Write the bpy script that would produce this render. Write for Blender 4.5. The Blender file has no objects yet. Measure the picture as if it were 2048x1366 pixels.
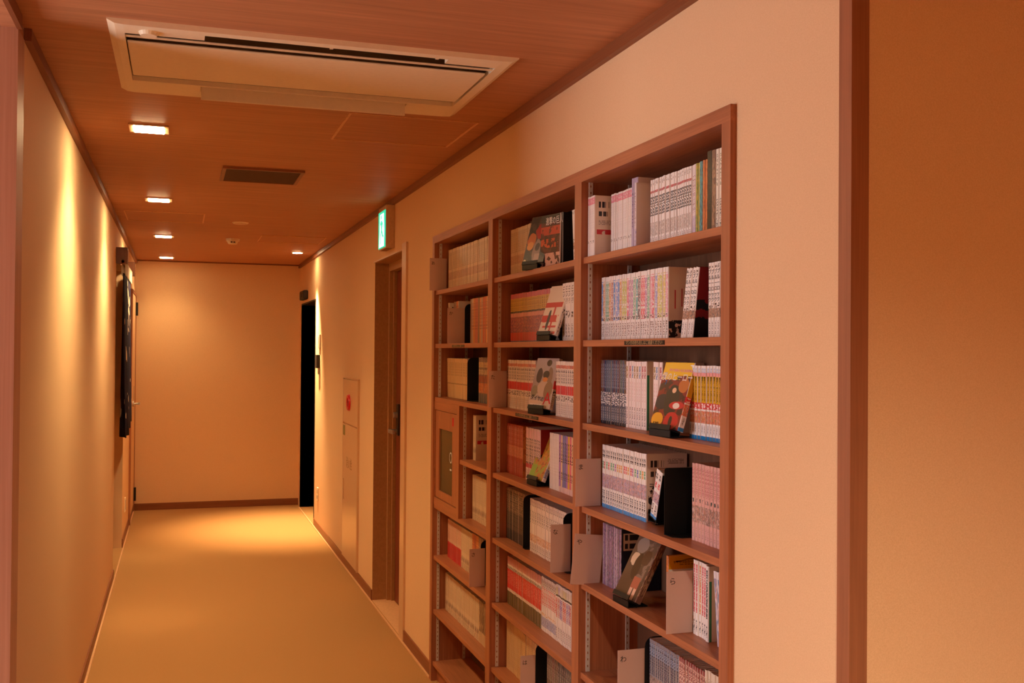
import bpy, bmesh, math, random
from mathutils import Matrix, Vector
random.seed(11)
SC = bpy.context.scene
COL = SC.collection

# ------------------------------------------------------------------ camera
YAW, PITCH, ROLL = 0.3113, 0.0110, 0.0078
fw = Vector((math.sin(YAW)*math.cos(PITCH), math.cos(YAW)*math.cos(PITCH), math.sin(PITCH)))
rt = Vector((math.cos(YAW), -math.sin(YAW), 0)); up = rt.cross(fw)
r2 = rt*math.cos(ROLL) + up*math.sin(ROLL); u2 = up*math.cos(ROLL) - rt*math.sin(ROLL)
cam = bpy.data.cameras.new('camera'); cam.sensor_width = 36; cam.lens = 2069.73/2048*36
cam.clip_start = 0.05; cam.clip_end = 60
co = bpy.data.objects.new('camera', cam); COL.objects.link(co)
m3 = Matrix((r2, u2, -fw)).transposed(); co.matrix_world = Matrix.Translation((0, 0, 1.6)) @ m3.to_4x4()
SC.camera = co

# ------------------------------------------------------------------ world, daylight, exposure
w = bpy.data.worlds.new('daylight'); SC.world = w; w.use_nodes = True
bg = w.node_tree.nodes['Background']
bg.inputs[0].default_value = (1.0, 0.94, 0.98, 1); bg.inputs[1].default_value = 14.0
SC.view_settings.view_transform = 'Standard'; SC.view_settings.look = 'None'
SC.view_settings.exposure = 0.0; SC.view_settings.gamma = 1.0; SC.view_settings.use_curve_mapping = False
SC.cycles.use_denoising = True
SC.cycles.max_bounces = 10; SC.cycles.diffuse_bounces = 6; SC.cycles.sample_clamp_indirect = 4.0
# the lounge window lets the daylight in (a portal: it emits nothing itself)
WIN = dict(x=-2.35, y0=2.2, y1=3.45, z0=0.75, z1=2.30)
pl = bpy.data.lights.new('window_left_offscreen', 'AREA'); pl.shape = 'RECTANGLE'
pl.size = WIN['y1']-WIN['y0']; pl.size_y = WIN['z1']-WIN['z0']; pl.cycles.is_portal = True
po = bpy.data.objects.new('window_left_offscreen', pl); COL.objects.link(po)
po.matrix_world = Matrix.Translation((WIN['x']+0.01, (WIN['y0']+WIN['y1'])/2, (WIN['z0']+WIN['z1'])/2)) @ \
    Matrix(((0, 0, -1), (1, 0, 0), (0, 1, 0))).to_4x4()
LAMP_COL = (1.0, 0.70, 0.34)
LAMP_POWER = 175.0

# ------------------------------------------------------------------ colour and material helpers
def lin(c):
    if isinstance(c, str):
        c = tuple(int(c[i:i+2], 16)/255 for i in (0, 2, 4))
    return tuple(x/12.92 if x <= .04045 else ((x+.055)/1.055)**2.4 for x in c[:3]) + (1.0,)
class NT:
    def __init__(s, name, rough=0.6, spec=0.3, metal=0.0):
        s.m = bpy.data.materials.new(name); s.m.use_nodes = True
        s.t = s.m.node_tree; s.b = s.t.nodes['Principled BSDF']
        s.b.inputs['Roughness'].default_value = rough
        s.b.inputs['Specular IOR Level'].default_value = spec
        s.b.inputs['Metallic'].default_value = metal
    def n(s, typ, **kw):
        x = s.t.nodes.new(typ)
        for k, v in kw.items(): setattr(x, k, v)
        return x
    def l(s, a, b): s.t.links.new(a, b)
    def val(s, sock, v):
        if hasattr(v, 'is_output'): s.l(v, sock)
        else: sock.default_value = v
    def math(s, op, a, b=0.0, c=None, clamp=False):
        x = s.n('ShaderNodeMath', operation=op); x.use_clamp = clamp
        s.val(x.inputs[0], a); s.val(x.inputs[1], b)
        if c is not None: s.val(x.inputs[2], c)
        return x.outputs[0]
    def mix(s, fac, a, b, blend='MIX'):
        x = s.n('ShaderNodeMix', data_type='RGBA', blend_type=blend)
        s.val(x.inputs[0], fac); s.val(x.inputs[6], a); s.val(x.inputs[7], b)
        return x.outputs[2]
    def ramp(s, fac, stops, interp='LINEAR'):
        x = s.n('ShaderNodeValToRGB'); cr = x.color_ramp; cr.interpolation = interp
        while len(cr.elements) < len(stops): cr.elements.new(0.5)
        for e, (p, c) in zip(cr.elements, stops): e.position = p; e.color = c
        s.l(fac, x.inputs[0]); return x.outputs[0]
    def coord(s, which='Object', scale=(1, 1, 1)):
        tc = s.n('ShaderNodeTexCoord'); mp = s.n('ShaderNodeMapping')
        mp.inputs['Scale'].default_value = scale
        s.l(tc.outputs[which], mp.inputs['Vector']); return mp.outputs[0]
    def noise(s, vec, scale=1.0, detail=2.0, rough=0.5, out=0):
        x = s.n('ShaderNodeTexNoise'); x.inputs['Scale'].default_value = scale
        x.inputs['Detail'].default_value = detail; x.inputs['Roughness'].default_value = rough
        s.l(vec, x.inputs['Vector']); return x.outputs[out]
    def bump(s, h, strength=0.2, dist=0.002):
        x = s.n('ShaderNodeBump'); x.inputs['Strength'].default_value = strength
        x.inputs['Distance'].default_value = dist
        s.l(h, x.inputs['Height']); s.l(x.outputs[0], s.b.inputs['Normal'])
    def color(s, c): s.val(s.b.inputs['Base Color'], c)

M = {}
def plain(name, c, rough=0.55, spec=0.3, metal=0.0, var=0.08, scale=60):
    k = NT(name, rough, spec, metal)
    nz = k.noise(k.coord(), scale, 3)
    c = lin(c)
    k.color(k.ramp(nz, [(0.3, tuple(x*(1-var) for x in c[:3])+(1,)), (0.7, tuple(min(1, x*(1+var)) for x in c[:3])+(1,))]))
    M[name] = k.m; return k.m
def wood(name, dark, light, axis, rough=0.42, spec=0.35, fine=260, long=5, bump=0.06):
    k = NT(name, rough, spec)
    sc = [fine]*3; sc[axis] = long
    sc2 = [38]*3; sc2[axis] = 1.3
    n1 = k.noise(k.coord(scale=sc), 1, 4, .6); n2 = k.noise(k.coord(scale=sc2), 1, 3, .55)
    f = k.math('MULTIPLY_ADD', n1, .5, k.math('MULTIPLY', n2, .5))
    k.color(k.ramp(f, [(0.34, lin(dark)), (0.66, lin(light))]))
    k.bump(n1, bump, .001); M[name] = k.m; return k.m
def emis(name, c, strength):
    k = NT(name, 0.5); k.color(c); k.b.inputs['Emission Color'].default_value = c
    k.b.inputs['Emission Strength'].default_value = strength; M[name] = k.m; return k.m

# wallpaper: warm cream with a fine woven relief
k = NT('wallpaper', 0.85, 0.15); v = k.coord()
a = k.noise(v, 420, 2); b_ = k.noise(v, 2.2, 2)
k.color(k.mix(k.math('MULTIPLY', b_, .35), k.ramp(a, [(0.3, lin('dfb88c')), (0.7, lin('ebc69c'))]), lin('e5bf94')))
k.bump(a, .25, .0012); M['wallpaper'] = k.m
wood('ceiling_wood', 'a46c4a', 'c2845e', 0, 0.52, 0.32, fine=150, long=4, bump=.03)
wood('shelf_wood_y', '94583a', 'b8744e', 1)
wood('shelf_wood_z', '94583a', 'b8744e', 2)
wood('shelf_wood_x', '94583a', 'b8744e', 0)
wood('back_wood_shaded', '4e3020', '6e4832', 2, 0.5)  # bookcase back: shade inside the bays put into a darker wood colour
wood('trim_wood_y', '7a4528', '8f5535', 1); wood('trim_wood_x', '7a4528', '8f5535', 0); wood('trim_wood_z', '8f5a3c', 'a56a48', 2)
wood('pillar_wood', 'b8866c', 'c99880', 2, .5, .25, fine=200, long=3)
wood('bracket_wood', '5a3422', '74462e', 2)
wood('door_wood', '6a3020', '8a4630', 2, .4, .3)
# carpet: short olive-tan pile
k = NT('carpet', 0.95, 0.05); v = k.coord()
a = k.noise(v, 330, 3, .7); b_ = k.noise(v, 1.4, 3)
k.color(k.mix(k.math('MULTIPLY', b_, .5), k.ramp(a, [(0.32, lin('a07446')), (0.68, lin('bc8e60'))]), lin('b08252')))
k.bump(a, .5, .004); M['carpet'] = k.m
plain('plastic_white', 'f4e2c2', .45, .35, var=.02); plain('plastic_grey', '8d8078', .5, var=.03)
plain('black_metal', '0c0b0b', .5, .3, var=.1)
plain('black_door', '090808', .7, .1)
plain('dark_box', '2a201a', .5); plain('steel', 'b8b0a6', .35, .5, .8, .05); plain('dark_metal', '4a3f38', .35, .5, .7)
plain('rail_metal', 'd2c9c0', .45, .4, .0, .05); 
plain('strip_black', '1c130f', .5); plain('strip_text', 'b39a70', .6); plain('jamb_paint', 'a87a50', .6)
plain('cabinet_paint', 'd6ae86', .28, .45, var=.02)
plain('edge_strip', 'd9a679', .5); plain('mesh_dark', '5a3a2a', .7); plain('hinge_black', '1a1512', .5)
plain('ink', '201a18', .7); plain('ink_red', 'c8202a', .6); plain('ink_white', 'f2ece6', .6); plain('ink_blue', '3f7fc4', .6)
plain('ink_pink', 'f0a9b8', .6); plain('ink_faint', 'a9835a', .6)
plain('paper', 'd8c7b0', .9, .05, var=.12, scale=400); plain('sign_case', 'cfae8a', .5)
plain('red_ring', 'd8242c', .35); plain('label_olive', '8a8048', .6)
emis('lamp_glow', (1.0, .71, .37, 1), 155.0); emis('lamp_glow_dim', (1.0, .71, .37, 1), 50.0)
emis('sign_green', (.02, .62, .36, 1), 1.1); emis('sign_white', (.82, .98, .95, 1), 1.3)
k = NT('window_glass', 0.05, .5); k.color((1, 1, 1, 1)); k.b.inputs['Transmission Weight'].default_value = 0
tr = k.n('ShaderNodeBsdfTransparent'); ms = k.n('ShaderNodeMixShader'); ms.inputs[0].default_value = .06
gl = k.n('ShaderNodeBsdfGlossy'); gl.inputs['Roughness'].default_value = .03
k.l(tr.outputs[0], ms.inputs[1]); k.l(gl.outputs[0], ms.inputs[2])
k.l(ms.outputs[0], k.t.nodes['Material Output'].inputs[0]); M['window_glass'] = k.m
k = NT('cabinet_glass', 0.12, .6); k.color(lin('6a5c3c')); v = k.coord()
ms = k.n('ShaderNodeMixShader'); tr = k.n('ShaderNodeBsdfTransparent'); tr.inputs[0].default_value = (.5, .47, .4, 1)
ms.inputs[0].default_value = .62; k.l(tr.outputs[0], ms.inputs[1]); k.l(k.b.outputs[0], ms.inputs[2])
k.l(ms.outputs[0], k.t.nodes['Material Output'].inputs[0]); M['cabinet_glass'] = k.m
k = NT('card_film', 0.45, .3); k.color(lin('ead2c8'))
tl = k.n('ShaderNodeBsdfTranslucent'); tl.inputs[0].default_value = lin('ead2c8'); m1 = k.n('ShaderNodeMixShader'); m1.inputs[0].default_value = .45
k.l(k.b.outputs[0], m1.inputs[1]); k.l(tl.outputs[0], m1.inputs[2])
ms = k.n('ShaderNodeMixShader'); tr = k.n('ShaderNodeBsdfTransparent'); ms.inputs[0].default_value = .88
k.l(tr.outputs[0], ms.inputs[1]); k.l(m1.outputs[0], ms.inputs[2])
k.l(ms.outputs[0], k.t.nodes['Material Output'].inputs[0]); M['card_film'] = k.m
# noren cloth: indigo with pale brush strokes
k = NT('noren_cloth', .9, .1); v = k.coord()
n1 = k.noise(k.coord(scale=(1, 5, 1.6)), 2.2, 3, .6); thr = k.math('GREATER_THAN', n1, .615)
k.color(k.mix(thr, lin('262233'), lin('c9b7a2'))); M['noren_cloth'] = k.m

# printed paper: elements are (u0,u1,v0,v1,kind,colour,arg)
def printed(name, base, els, rough=0.32, spec=0.4):
    k = NT(name, rough, spec)
    tc = k.n('ShaderNodeTexCoord'); sp = k.n('ShaderNodeSeparateXYZ'); k.l(tc.outputs['UV'], sp.inputs[0])
    U, V = sp.outputs[0], sp.outputs[1]
    iu = k.math('FLOOR', U); fu = k.math('FRACT', U)
    def vec(x, y, z):
        c = k.n('ShaderNodeCombineXYZ'); k.val(c.inputs[0], x); k.val(c.inputs[1], y); k.val(c.inputs[2], z); return c.outputs[0]
    def box(u0, u1, v0, v1):
        m_ = None
        for a, op, lim in ((fu, 'GREATER_THAN', u0), (fu, 'LESS_THAN', u1), (V, 'GREATER_THAN', v0), (V, 'LESS_THAN', v1)):
            if (lim <= 0 and op == 'GREATER_THAN') or (lim >= 1 and op == 'LESS_THAN'): continue
            x = k.math(op, a, lim); m_ = x if m_ is None else k.math('MULTIPLY', m_, x)
        return m_ if m_ is not None else 1.0
    def wn(x):
        q = k.n('ShaderNodeTexWhiteNoise', noise_dimensions='1D'); k.l(x, q.inputs['W']); return q.outputs[0]
    col = lin(base); seed = sum(map(ord, name)) % 97
    for j, (u0, u1, v0, v1, kind, c, arg) in enumerate(els):
        mk = box(u0, u1, v0, v1); cc = lin(c) if isinstance(c, (str, tuple)) else None
        if kind == 'glyph':      # rows of dense little strokes, the same on every copy
            g = k.noise(vec(k.math('MULTIPLY_ADD', fu, 3.1, seed+j*3.7), k.math('MULTIPLY', V, arg*3.2), float(seed)), 1, 0)
            cell = k.math('FRACT', k.math('MULTIPLY', V, float(arg)))
            mk = k.math('MULTIPLY', mk, k.math('MULTIPLY', k.math('GREATER_THAN', g, .47), k.math('LESS_THAN', k.math('ABSOLUTE', k.math('SUBTRACT', cell, .5)), .42)))
        elif kind == 'num':      # differs from copy to copy
            g = k.noise(vec(k.math('MULTIPLY_ADD', fu, 2.5, k.math('MULTIPLY', iu, 5.3)), k.math('MULTIPLY', V, arg*2.0), float(seed)), 1, 0)
            mk = k.math('MULTIPLY', mk, k.math('GREATER_THAN', g, .5))
        elif kind == 'lines':    # horizontal lines of small print
            g = k.noise(vec(k.math('MULTIPLY', fu, 22.), k.math('FLOOR', k.math('MULTIPLY', V, float(arg))), 2.), 1, 0)
            cell = k.math('FRACT', k.math('MULTIPLY', V, float(arg)))
            mk = k.math('MULTIPLY', mk, k.math('MULTIPLY', k.math('GREATER_THAN', g, .42), k.math('LESS_THAN', cell, .5)))
        elif kind == 'bars':     # barcode
            g = wn(k.math('FLOOR', k.math('MULTIPLY', fu, float(arg)))); mk = k.math('MULTIPLY', mk, k.math('GREATER_THAN', g, .42))
        elif kind == 'art':      # mottled picture, differs from copy to copy
            g = k.noise(vec(k.math('MULTIPLY_ADD', fu, arg*.35, k.math('MULTIPLY', iu, 7.31)), k.math('MULTIPLY', V, arg*1.0), float(seed)), 1, 2)
            cols = [lin(x) for x in c]; n_ = len(cols)
            cc = k.ramp(g, [(.28+.44*i/(n_-1), x) for i, x in enumerate(cols)], 'LINEAR')
        elif kind == 'rand':     # one flat colour per copy
            cols = [lin(x) for x in c]; n_ = len(cols)
            cc = k.ramp(wn(k.math('ADD', iu, float(seed)+.5)), [(i/n_, x) for i, x in enumerate(cols)], 'CONSTANT')
        elif kind == 'randglyph':
            cols = [lin(x) for x in c]; n_ = len(cols)
            cc = k.ramp(wn(k.math('ADD', iu, float(seed)+.5)), [(i/n_, x) for i, x in enumerate(cols)], 'CONSTANT')
            g = k.noise(vec(k.math('MULTIPLY_ADD', fu, 3.1, seed+j*3.7), k.math('MULTIPLY', V, arg*3.2), float(seed)), 1, 0)
            mk = k.math('MULTIPLY', mk, k.math('GREATER_THAN', g, .42))
        elif kind == 'ell':
            a = k.math('DIVIDE', k.math('SUBTRACT', fu, (u0+u1)/2), (u1-u0)/2); b = k.math('DIVIDE', k.math('SUBTRACT', V, (v0+v1)/2), (v1-v0)/2)
            r = k.math('ADD', k.math('MULTIPLY', a, a), k.math('MULTIPLY', b, b))
            wob = k.noise(vec(k.math('MULTIPLY', fu, 6.), k.math('MULTIPLY', V, 8.), float(j)), 1, 2)
            mk = k.math('LESS_THAN', k.math('ADD', r, k.math('MULTIPLY_ADD', wob, arg, -arg/2)), 1.0)
        elif kind == 'blob':
            g = k.noise(vec(k.math('MULTIPLY', fu, 5.), k.math('MULTIPLY', V, 7.), float(seed+j)), 1, 3)
            mk = k.math('MULTIPLY', mk, k.math('GREATER_THAN', g, arg))
        elif kind == 'grad':     # printed colour fade between two inks
            cc = k.mix(k.math('DIVIDE', k.math('SUBTRACT', V, v0), v1-v0), lin(c[0]), lin(c[1]))
        col = k.mix(mk, col, cc)
    k.color(col); M[name] = k.m; return k.m

# ------------------------------------------------------------------ mesh helpers
def tag(o, label=None, cat=None, group=None, kind=None):
    if label: o['label'] = label
    if cat: o['category'] = cat
    if group: o['group'] = group
    if kind: o['kind'] = kind
    return o
def empty(name, loc=(0, 0, 0), label=None, cat=None, group=None, rot=None):
    o = bpy.data.objects.new(name, None); COL.objects.link(o); o.location = loc; o.empty_display_size = .05
    if rot is not None: o.rotation_euler = rot
    return tag(o, label, cat, group)
class MB:
    def __init__(s): s.v = []; s.f = []; s.mi = []; s.uv = {}
    def box(s, x0, x1, y0, y1, z0, z1, mi=0):
        i = len(s.v)
        s.v += [(x0, y0, z0), (x1, y0, z0), (x1, y1, z0), (x0, y1, z0), (x0, y0, z1), (x1, y0, z1), (x1, y1, z1), (x0, y1, z1)]
        s.f += [(i, i+3, i+2, i+1), (i+4, i+5, i+6, i+7), (i, i+1, i+5, i+4), (i+1, i+2, i+6, i+5), (i+2, i+3, i+7, i+6), (i+3, i, i+4, i+7)]
        s.mi += [mi]*6; return s
    def poly(s, pts, mi=0, uv=None):
        i = len(s.v); s.v += pts; s.f.append(tuple(range(i, i+len(pts)))); s.mi.append(mi)
        if uv: s.uv[len(s.f)-1] = uv
        return s
    def prism(s, pts, d, mi=0):
        d = Vector(d); n = len(pts); i = len(s.v)
        s.v += [tuple(p) for p in pts] + [tuple(Vector(p)+d) for p in pts]
        s.f += [tuple(range(i+n-1, i-1, -1)), tuple(range(i+n, i+2*n))] + [(i+a, i+(a+1) % n, i+n+(a+1) % n, i+n+a) for a in range(n)]
        s.mi += [mi]*(n+2); return s
    def disc(s, c, axis, r, d, seg=20, mi=0, r2=None):
        c = Vector(c); ax = [Vector((1, 0, 0)), Vector((0, 1, 0)), Vector((0, 0, 1))]; n = ax[axis]; a = ax[(axis+1) % 3]; b = ax[(axis+2) % 3]
        r2 = r if r2 is None else r2; i = len(s.v)
        for rr, dd in ((r, 0), (r2, d)):
            s.v += [tuple(c+n*dd+a*math.cos(t*math.tau/seg)*rr+b*math.sin(t*math.tau/seg)*rr) for t in range(seg)]
        s.f += [tuple(range(i+seg-1, i-1, -1)), tuple(range(i+seg, i+2*seg))] + [(i+q, i+(q+1) % seg, i+seg+(q+1) % seg, i+seg+q) for q in range(seg)]
        s.mi += [mi]*(seg+2); return s
    def mesh(s, name, mats):
        me = bpy.data.meshes.new(name); me.from_pydata(s.v, [], s.f)
        for m_ in (mats if isinstance(mats, (list, tuple)) else [mats]): me.materials.append(M[m_] if isinstance(m_, str) else m_)
        me.polygons.foreach_set('material_index', s.mi)
        if s.uv:
            ul = me.uv_layers.new(name='UVMap')
            for p in me.polygons:
                if p.index in s.uv:
                    for li, q in zip(p.loop_indices, s.uv[p.index]): ul.data[li].uv = q
        me.update(); return me
    def obj(s, name, mats, parent=None, bevel=0, smooth=False):
        o = bpy.data.objects.new(name, s.mesh(name, mats)); COL.objects.link(o); o.parent = parent
        if bevel:
            b = o.modifiers.new('b', 'BEVEL'); b.width = bevel; b.segments = 2; b.limit_method = 'ANGLE'
        if smooth:
            for p in o.data.polygons: p.use_smooth = True
        return o
def B(*a, mi=0): return MB().box(*a, mi=mi)
def part(name, mb, mats, parent, **kw): return mb.obj(name, mats, parent, **kw)
def struct(name, mb, mats, **kw): return tag(mb.obj(name, mats, **kw), kind='structure')
_txt = {}
def text_mesh(body, size, mat, extrude=.00015, space_line=1.0, align='CENTER', sx=1.0):
    key = (body, size, mat, sx, space_line)
    if key in _txt: return _txt[key]
    cu = bpy.data.curves.new('lettering', 'FONT'); cu.body = body; cu.size = size; cu.extrude = extrude
    cu.resolution_u = 2; cu.align_x = align; cu.align_y = 'CENTER'; cu.space_line = space_line
    o = bpy.data.objects.new('lettering', cu); COL.objects.link(o)
    dg = bpy.context.evaluated_depsgraph_get(); me = bpy.data.meshes.new_from_object(o.evaluated_get(dg), depsgraph=dg)
    bpy.data.objects.remove(o); bpy.data.curves.remove(cu)
    if sx != 1.0:
        for v_ in me.vertices: v_.co.x *= sx
    me.materials.clear(); me.materials.append(M[mat]); _txt[key] = me; return me
def text_on(name, body, size, mat, parent, loc, right, upv, **kw):
    me = text_mesh(body, size, mat, **kw); o = bpy.data.objects.new(name, me); COL.objects.link(o); o.parent = parent
    r_ = Vector(right).normalized(); u_ = Vector(upv).normalized(); n_ = r_.cross(u_)
    o.matrix_local = Matrix.Translation(loc) @ Matrix((r_, u_, n_)).transposed().to_4x4(); return o

# ------------------------------------------------------------------ the corridor
XL, XR, YE, ZC = -0.4236, 1.2005, 10.98, 2.501
TRZ = 2.466            # underside of the ceiling trim
SF = 1.185             # front of the bookcase frame
BY0, BY1, BZ = 2.078, 4.972, 2.169
HALLX, HALLY = 3.2, -2.6
CY = 1.654             # the corner where the bookcase wall turns away

fl = MB().box(-2.6, HALLX+.1, HALLY-.1, YE+.2, -.1, 0)
struct('floor', fl, 'carpet')
AC = (-.197, .980, 2.995, 3.772)
ah = (AC[0]+.02, AC[1]-.02, AC[2]+.02, AC[3]-.02)
ce = MB().box(XL-.0, HALLX+.1, HALLY-.1, ah[2], ZC, ZC+.1).box(XL, ah[0], ah[2], ah[3], ZC, ZC+.1)
ce.box(ah[1], HALLX+.1, ah[2], ah[3], ZC, ZC+.1).box(XL, HALLX+.1, ah[3], YE+.2, ZC, ZC+.1)
struct('ceiling', ce, 'ceiling_wood')
# right wall, with openings for bookcase, door and dark doorway
wr = MB()
def wb(y0, y1, z0, z1, x0=XR, x1=XR+.22): wr.box(x0, x1, y0, y1, z0, z1)
wb(CY+.036, BY0, 0, ZC); wb(BY0, BY1, BZ, ZC); wb(BY1, 5.73, 0, ZC); wb(5.73, 6.627, 2.172, ZC)
wb(6.627, 9.645, 0, ZC); wb(9.645, 10.80, 2.085, ZC); wb(10.80, YE, 0, ZC)
wr.box(1.405, XR+.22, BY0, BY1, 0, BZ)
struct('wall_right', wr, 'wallpaper')
struct('wall_corner', MB().box(XR+.036, HALLX, CY, CY+.1, 0, ZC), 'wallpaper')
struct('trim_8', B(XR-.003, XR+.036, CY-.003, CY+.036, 0, TRZ), 'trim_wood_z')
struct('wall_end', B(XL-.15, XR+1.3, YE, YE+.12, 0, ZC), 'wallpaper')
# left wall: opening to the lounge (Y < 3.18), wall, recess behind the curtain, wall
PY = 3.176
wl = MB()
wl.box(XL-.22, XL, PY+.012, 7.74, 0, ZC).box(XL-.22, XL, 7.74, 8.94, 2.24, ZC).box(XL-.22, XL, 8.94, YE, 0, ZC)
struct('wall_left', wl, 'wallpaper')
struct('wall_recess', MB().box(XL-.62, XL-.56, 7.6, 9.08, 0, ZC).box(XL-.56, XL-.22, 7.6, 7.74, 0, ZC).box(XL-.56, XL-.22, 8.94, 9.08, 0, ZC).box(XL-.56, XL-.22, 7.74, 8.94, 2.24, ZC), 'jamb_paint')
struct('trim_9', B(XL-.34, XL+.002, PY-.12, PY, 0, TRZ), 'pillar_wood')
struct('trim_10', B(XL-.22, XL-.002, PY, PY+.012, 0, TRZ), 'trim_wood_z')
# lounge beside the opening, its window faces the bookcase
ws = WIN['x']
lw = MB()
lw.box(ws-.15, ws, HALLY, WIN['y0'], 0, ZC).box(ws-.15, ws, WIN['y1'], 3.75, 0, ZC)
lw.box(ws-.15, ws, WIN['y0'], WIN['y1'], 0, WIN['z0']).box(ws-.15, ws, WIN['y0'], WIN['y1'], WIN['z1'], ZC)
struct('wall_lounge', lw, 'wallpaper')
struct('wall_lounge_side', B(ws, XL-.22, 3.65, 3.75, 0, ZC), 'wallpaper')
struct('ceiling_lounge', MB().box(ws-.15, XL-.001, HALLY, PY+.012, TRZ, TRZ+.12).box(ws-.15, XL-.22, PY+.012, 3.75, TRZ, TRZ+.12), 'ceiling_wood')
struct('wall_back', B(ws-.15, HALLX+.1, HALLY-.1, HALLY, 0, ZC+.1), 'wallpaper')
struct('wall_hall', B(HALLX, HALLX+.1, HALLY, CY+.1, 0, ZC), 'wallpaper')
wf = tag(empty('window_1', (ws-.08, (WIN['y0']+WIN['y1'])/2, WIN['z0'])), kind='structure')
W_, H_ = (WIN['y1']-WIN['y0'])/2, WIN['z1']-WIN['z0']
fr = MB().box(-.03, .03, -W_, -W_+.04, 0, H_).box(-.03, .03, W_-.04, W_, 0, H_).box(-.03, .03, -W_+.04, W_-.04, 0, .04).box(-.03, .03, -W_+.04, W_-.04, H_-.04, H_).box(-.02, .02, -.02, .02, .04, H_-.04)
part('window_frame', fr, 'trim_wood_z', wf)
for s in (-1, 1):
    a, b = sorted((s*.02, s*(W_-.04))); part('pane', B(-.003, .003, a, b, .04, H_-.04), 'window_glass', wf)
# trims and baseboards
struct('trim_1', B(XR-.02, XR, CY+.036, YE, TRZ, ZC), 'trim_wood_y')
struct('trim_2', B(XL, XL+.02, PY+.002, YE, TRZ, ZC), 'trim_wood_y')
struct('trim_3', B(XL+.02, XR-.02, YE-.012, YE, ZC-.012, ZC), 'trim_wood_x')
struct('trim_4', B(XL-.001, XL+.012, HALLY, PY-.12, TRZ-.004, ZC), 'trim_wood_y')
bh = .068
struct('baseboard_right', MB().box(XR-.008, XR, CY+.036, BY0-.001, 0, bh).box(XR-.008, XR, BY1, 5.62, 0, bh).box(XR-.008, XR, 6.632, 7.16, 0, bh).box(XR-.008, XR, 7.16, 7.87, 0, bh-.004).box(XR-.008, XR, 7.87, 9.63, 0, bh), 'trim_wood_y')
struct('baseboard_left', MB().box(XL, XL+.008, PY+.012, 7.74, 0, bh).box(XL, XL+.008, 8.94, YE, 0, bh), 'trim_wood_y')
struct('baseboard_end', B(XL+.008, XR, YE-.008, YE, 0, bh), 'trim_wood_x')
struct('trim_5', MB().box(XL+.008, XL+.018, PY+.012, YE-.008, 0, .006), 'edge_strip')
struct('trim_6', MB().box(XR-.018, XR-.008, BY1, YE-.2, 0, .006), 'edge_strip')

# ------------------------------------------------------------------ dark doorway at the end
dd = MB().box(XR, XR+1.3, 10.80, 10.84, 0, 2.085)
struct('door_2', dd, 'black_door')
struct('wall_doorway', MB().box(XR+.22, XR+1.3, 9.50, 9.645, 0, 2.3).box(XR+1.2, XR+1.3, 9.645, 10.80, 0, 2.3).box(XR+.22, XR+1.2, 9.645, 10.80, 2.085, 2.3), 'wallpaper')
struct('trim_7', MB().box(XR-.004, XR+.22, 9.645, 9.66, 0, 2.07).box(XR-.004, XR+.22, 9.645, 10.80, 2.07, 2.085), 'dark_box')

# ------------------------------------------------------------------ guest room door on the right wall
dr = tag(empty('door_1', (1.335, 6.18, 0)), kind='structure')
part('leaf', B(0, .04, -.45, .388, .004, 2.118), 'door_wood', dr)
part('jamb', MB().box(-.045, -.0, .415, .447, 0, 2.172).box(-.045, 0, -.45, .415, 2.12, 2.172).box(-.02, .042, .396, .415, 0, 2.12).box(0, .042, .415, .447, 0, 2.172).box(0, .042, -.45, .415, 2.12, 2.172).box(.042, .06, -.45, .447, 0, 2.172), 'jamb_paint', dr)
part('casing', MB().box(-.146, -.1345, -.56, -.45, 0, 2.21).box(-.146, -.1345, -.45, .447, 2.172, 2.18), 'cabinet_paint', dr)
part('reveal', MB().box(-.1345, -.045, .4455, .4475, 0, 2.172).box(-.1345, -.045, -.45, .4455, 2.1705, 2.1725), 'jamb_paint', dr)
part('threshold', B(-.1345, 0, -.45, .445, 0, .003), 'edge_strip', dr)
hp = part('handle_plate', B(-.014, 0, .27, .32, 1.07, 1.27), 'dark_metal', dr, bevel=.004)
part('lever', MB().disc((-.06, .295, 1.10), 0, .012, .05, 12).box(-.07, -.05, .17, .305, 1.088, 1.112), 'steel', hp, bevel=.003)
part('lock_cylinder', MB().disc((-.035, .295, 1.20), 0, .02, .022, 14), 'steel', hp)
part('number_plate', B(-.008, 0, .05, .13, 1.48, 1.66), 'dark_box', dr)
text_on('number_text', 'L', .05, 'ink_white', dr, (-.0085, .09, 1.60), (0, -1, 0), (0, 0, 1))

# ------------------------------------------------------------------ fire hose cabinet flush with the wall
hc = empty('fire_hose_cabinet', (XR, 7.52, 0), 'flush beige hose cabinet with red ring lamp between two doors', 'cabinet')
part('frame', MB().box(-.003, 0, -.345, .335, .066, 1.405).box(-.014, -.003, -.345, -.331, .066, 1.405).box(-.014, -.003, .326, .335, .066, 1.405).box(-.014, -.003, -.331, .326, 1.401, 1.405), 'cabinet_paint', hc)
part('alarm_panel', B(-.014, -.003, -.325, .32, 1.072, 1.395), 'cabinet_paint', hc, bevel=.001)
hd = part('hose_door', MB().box(-.014, -.003, -.325, .25, .072, 1.062).box(-.014, -.003, .29, .32, .072, 1.062).box(-.014, -.003, .25, .29, .072, .49).box(-.014, -.003, .25, .29, .65, 1.062), 'cabinet_paint', hc)
part('handle_label', B(-.0146, -.0135, .215, .31, .975, 1.05), 'label_olive', hd)
text_on('door_text', '消火栓', .09, 'ink_faint', hd, (-.0143, .02, .78), (0, -1, 0), (0, 0, 1))
rg = MB(); seg = 28
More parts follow.
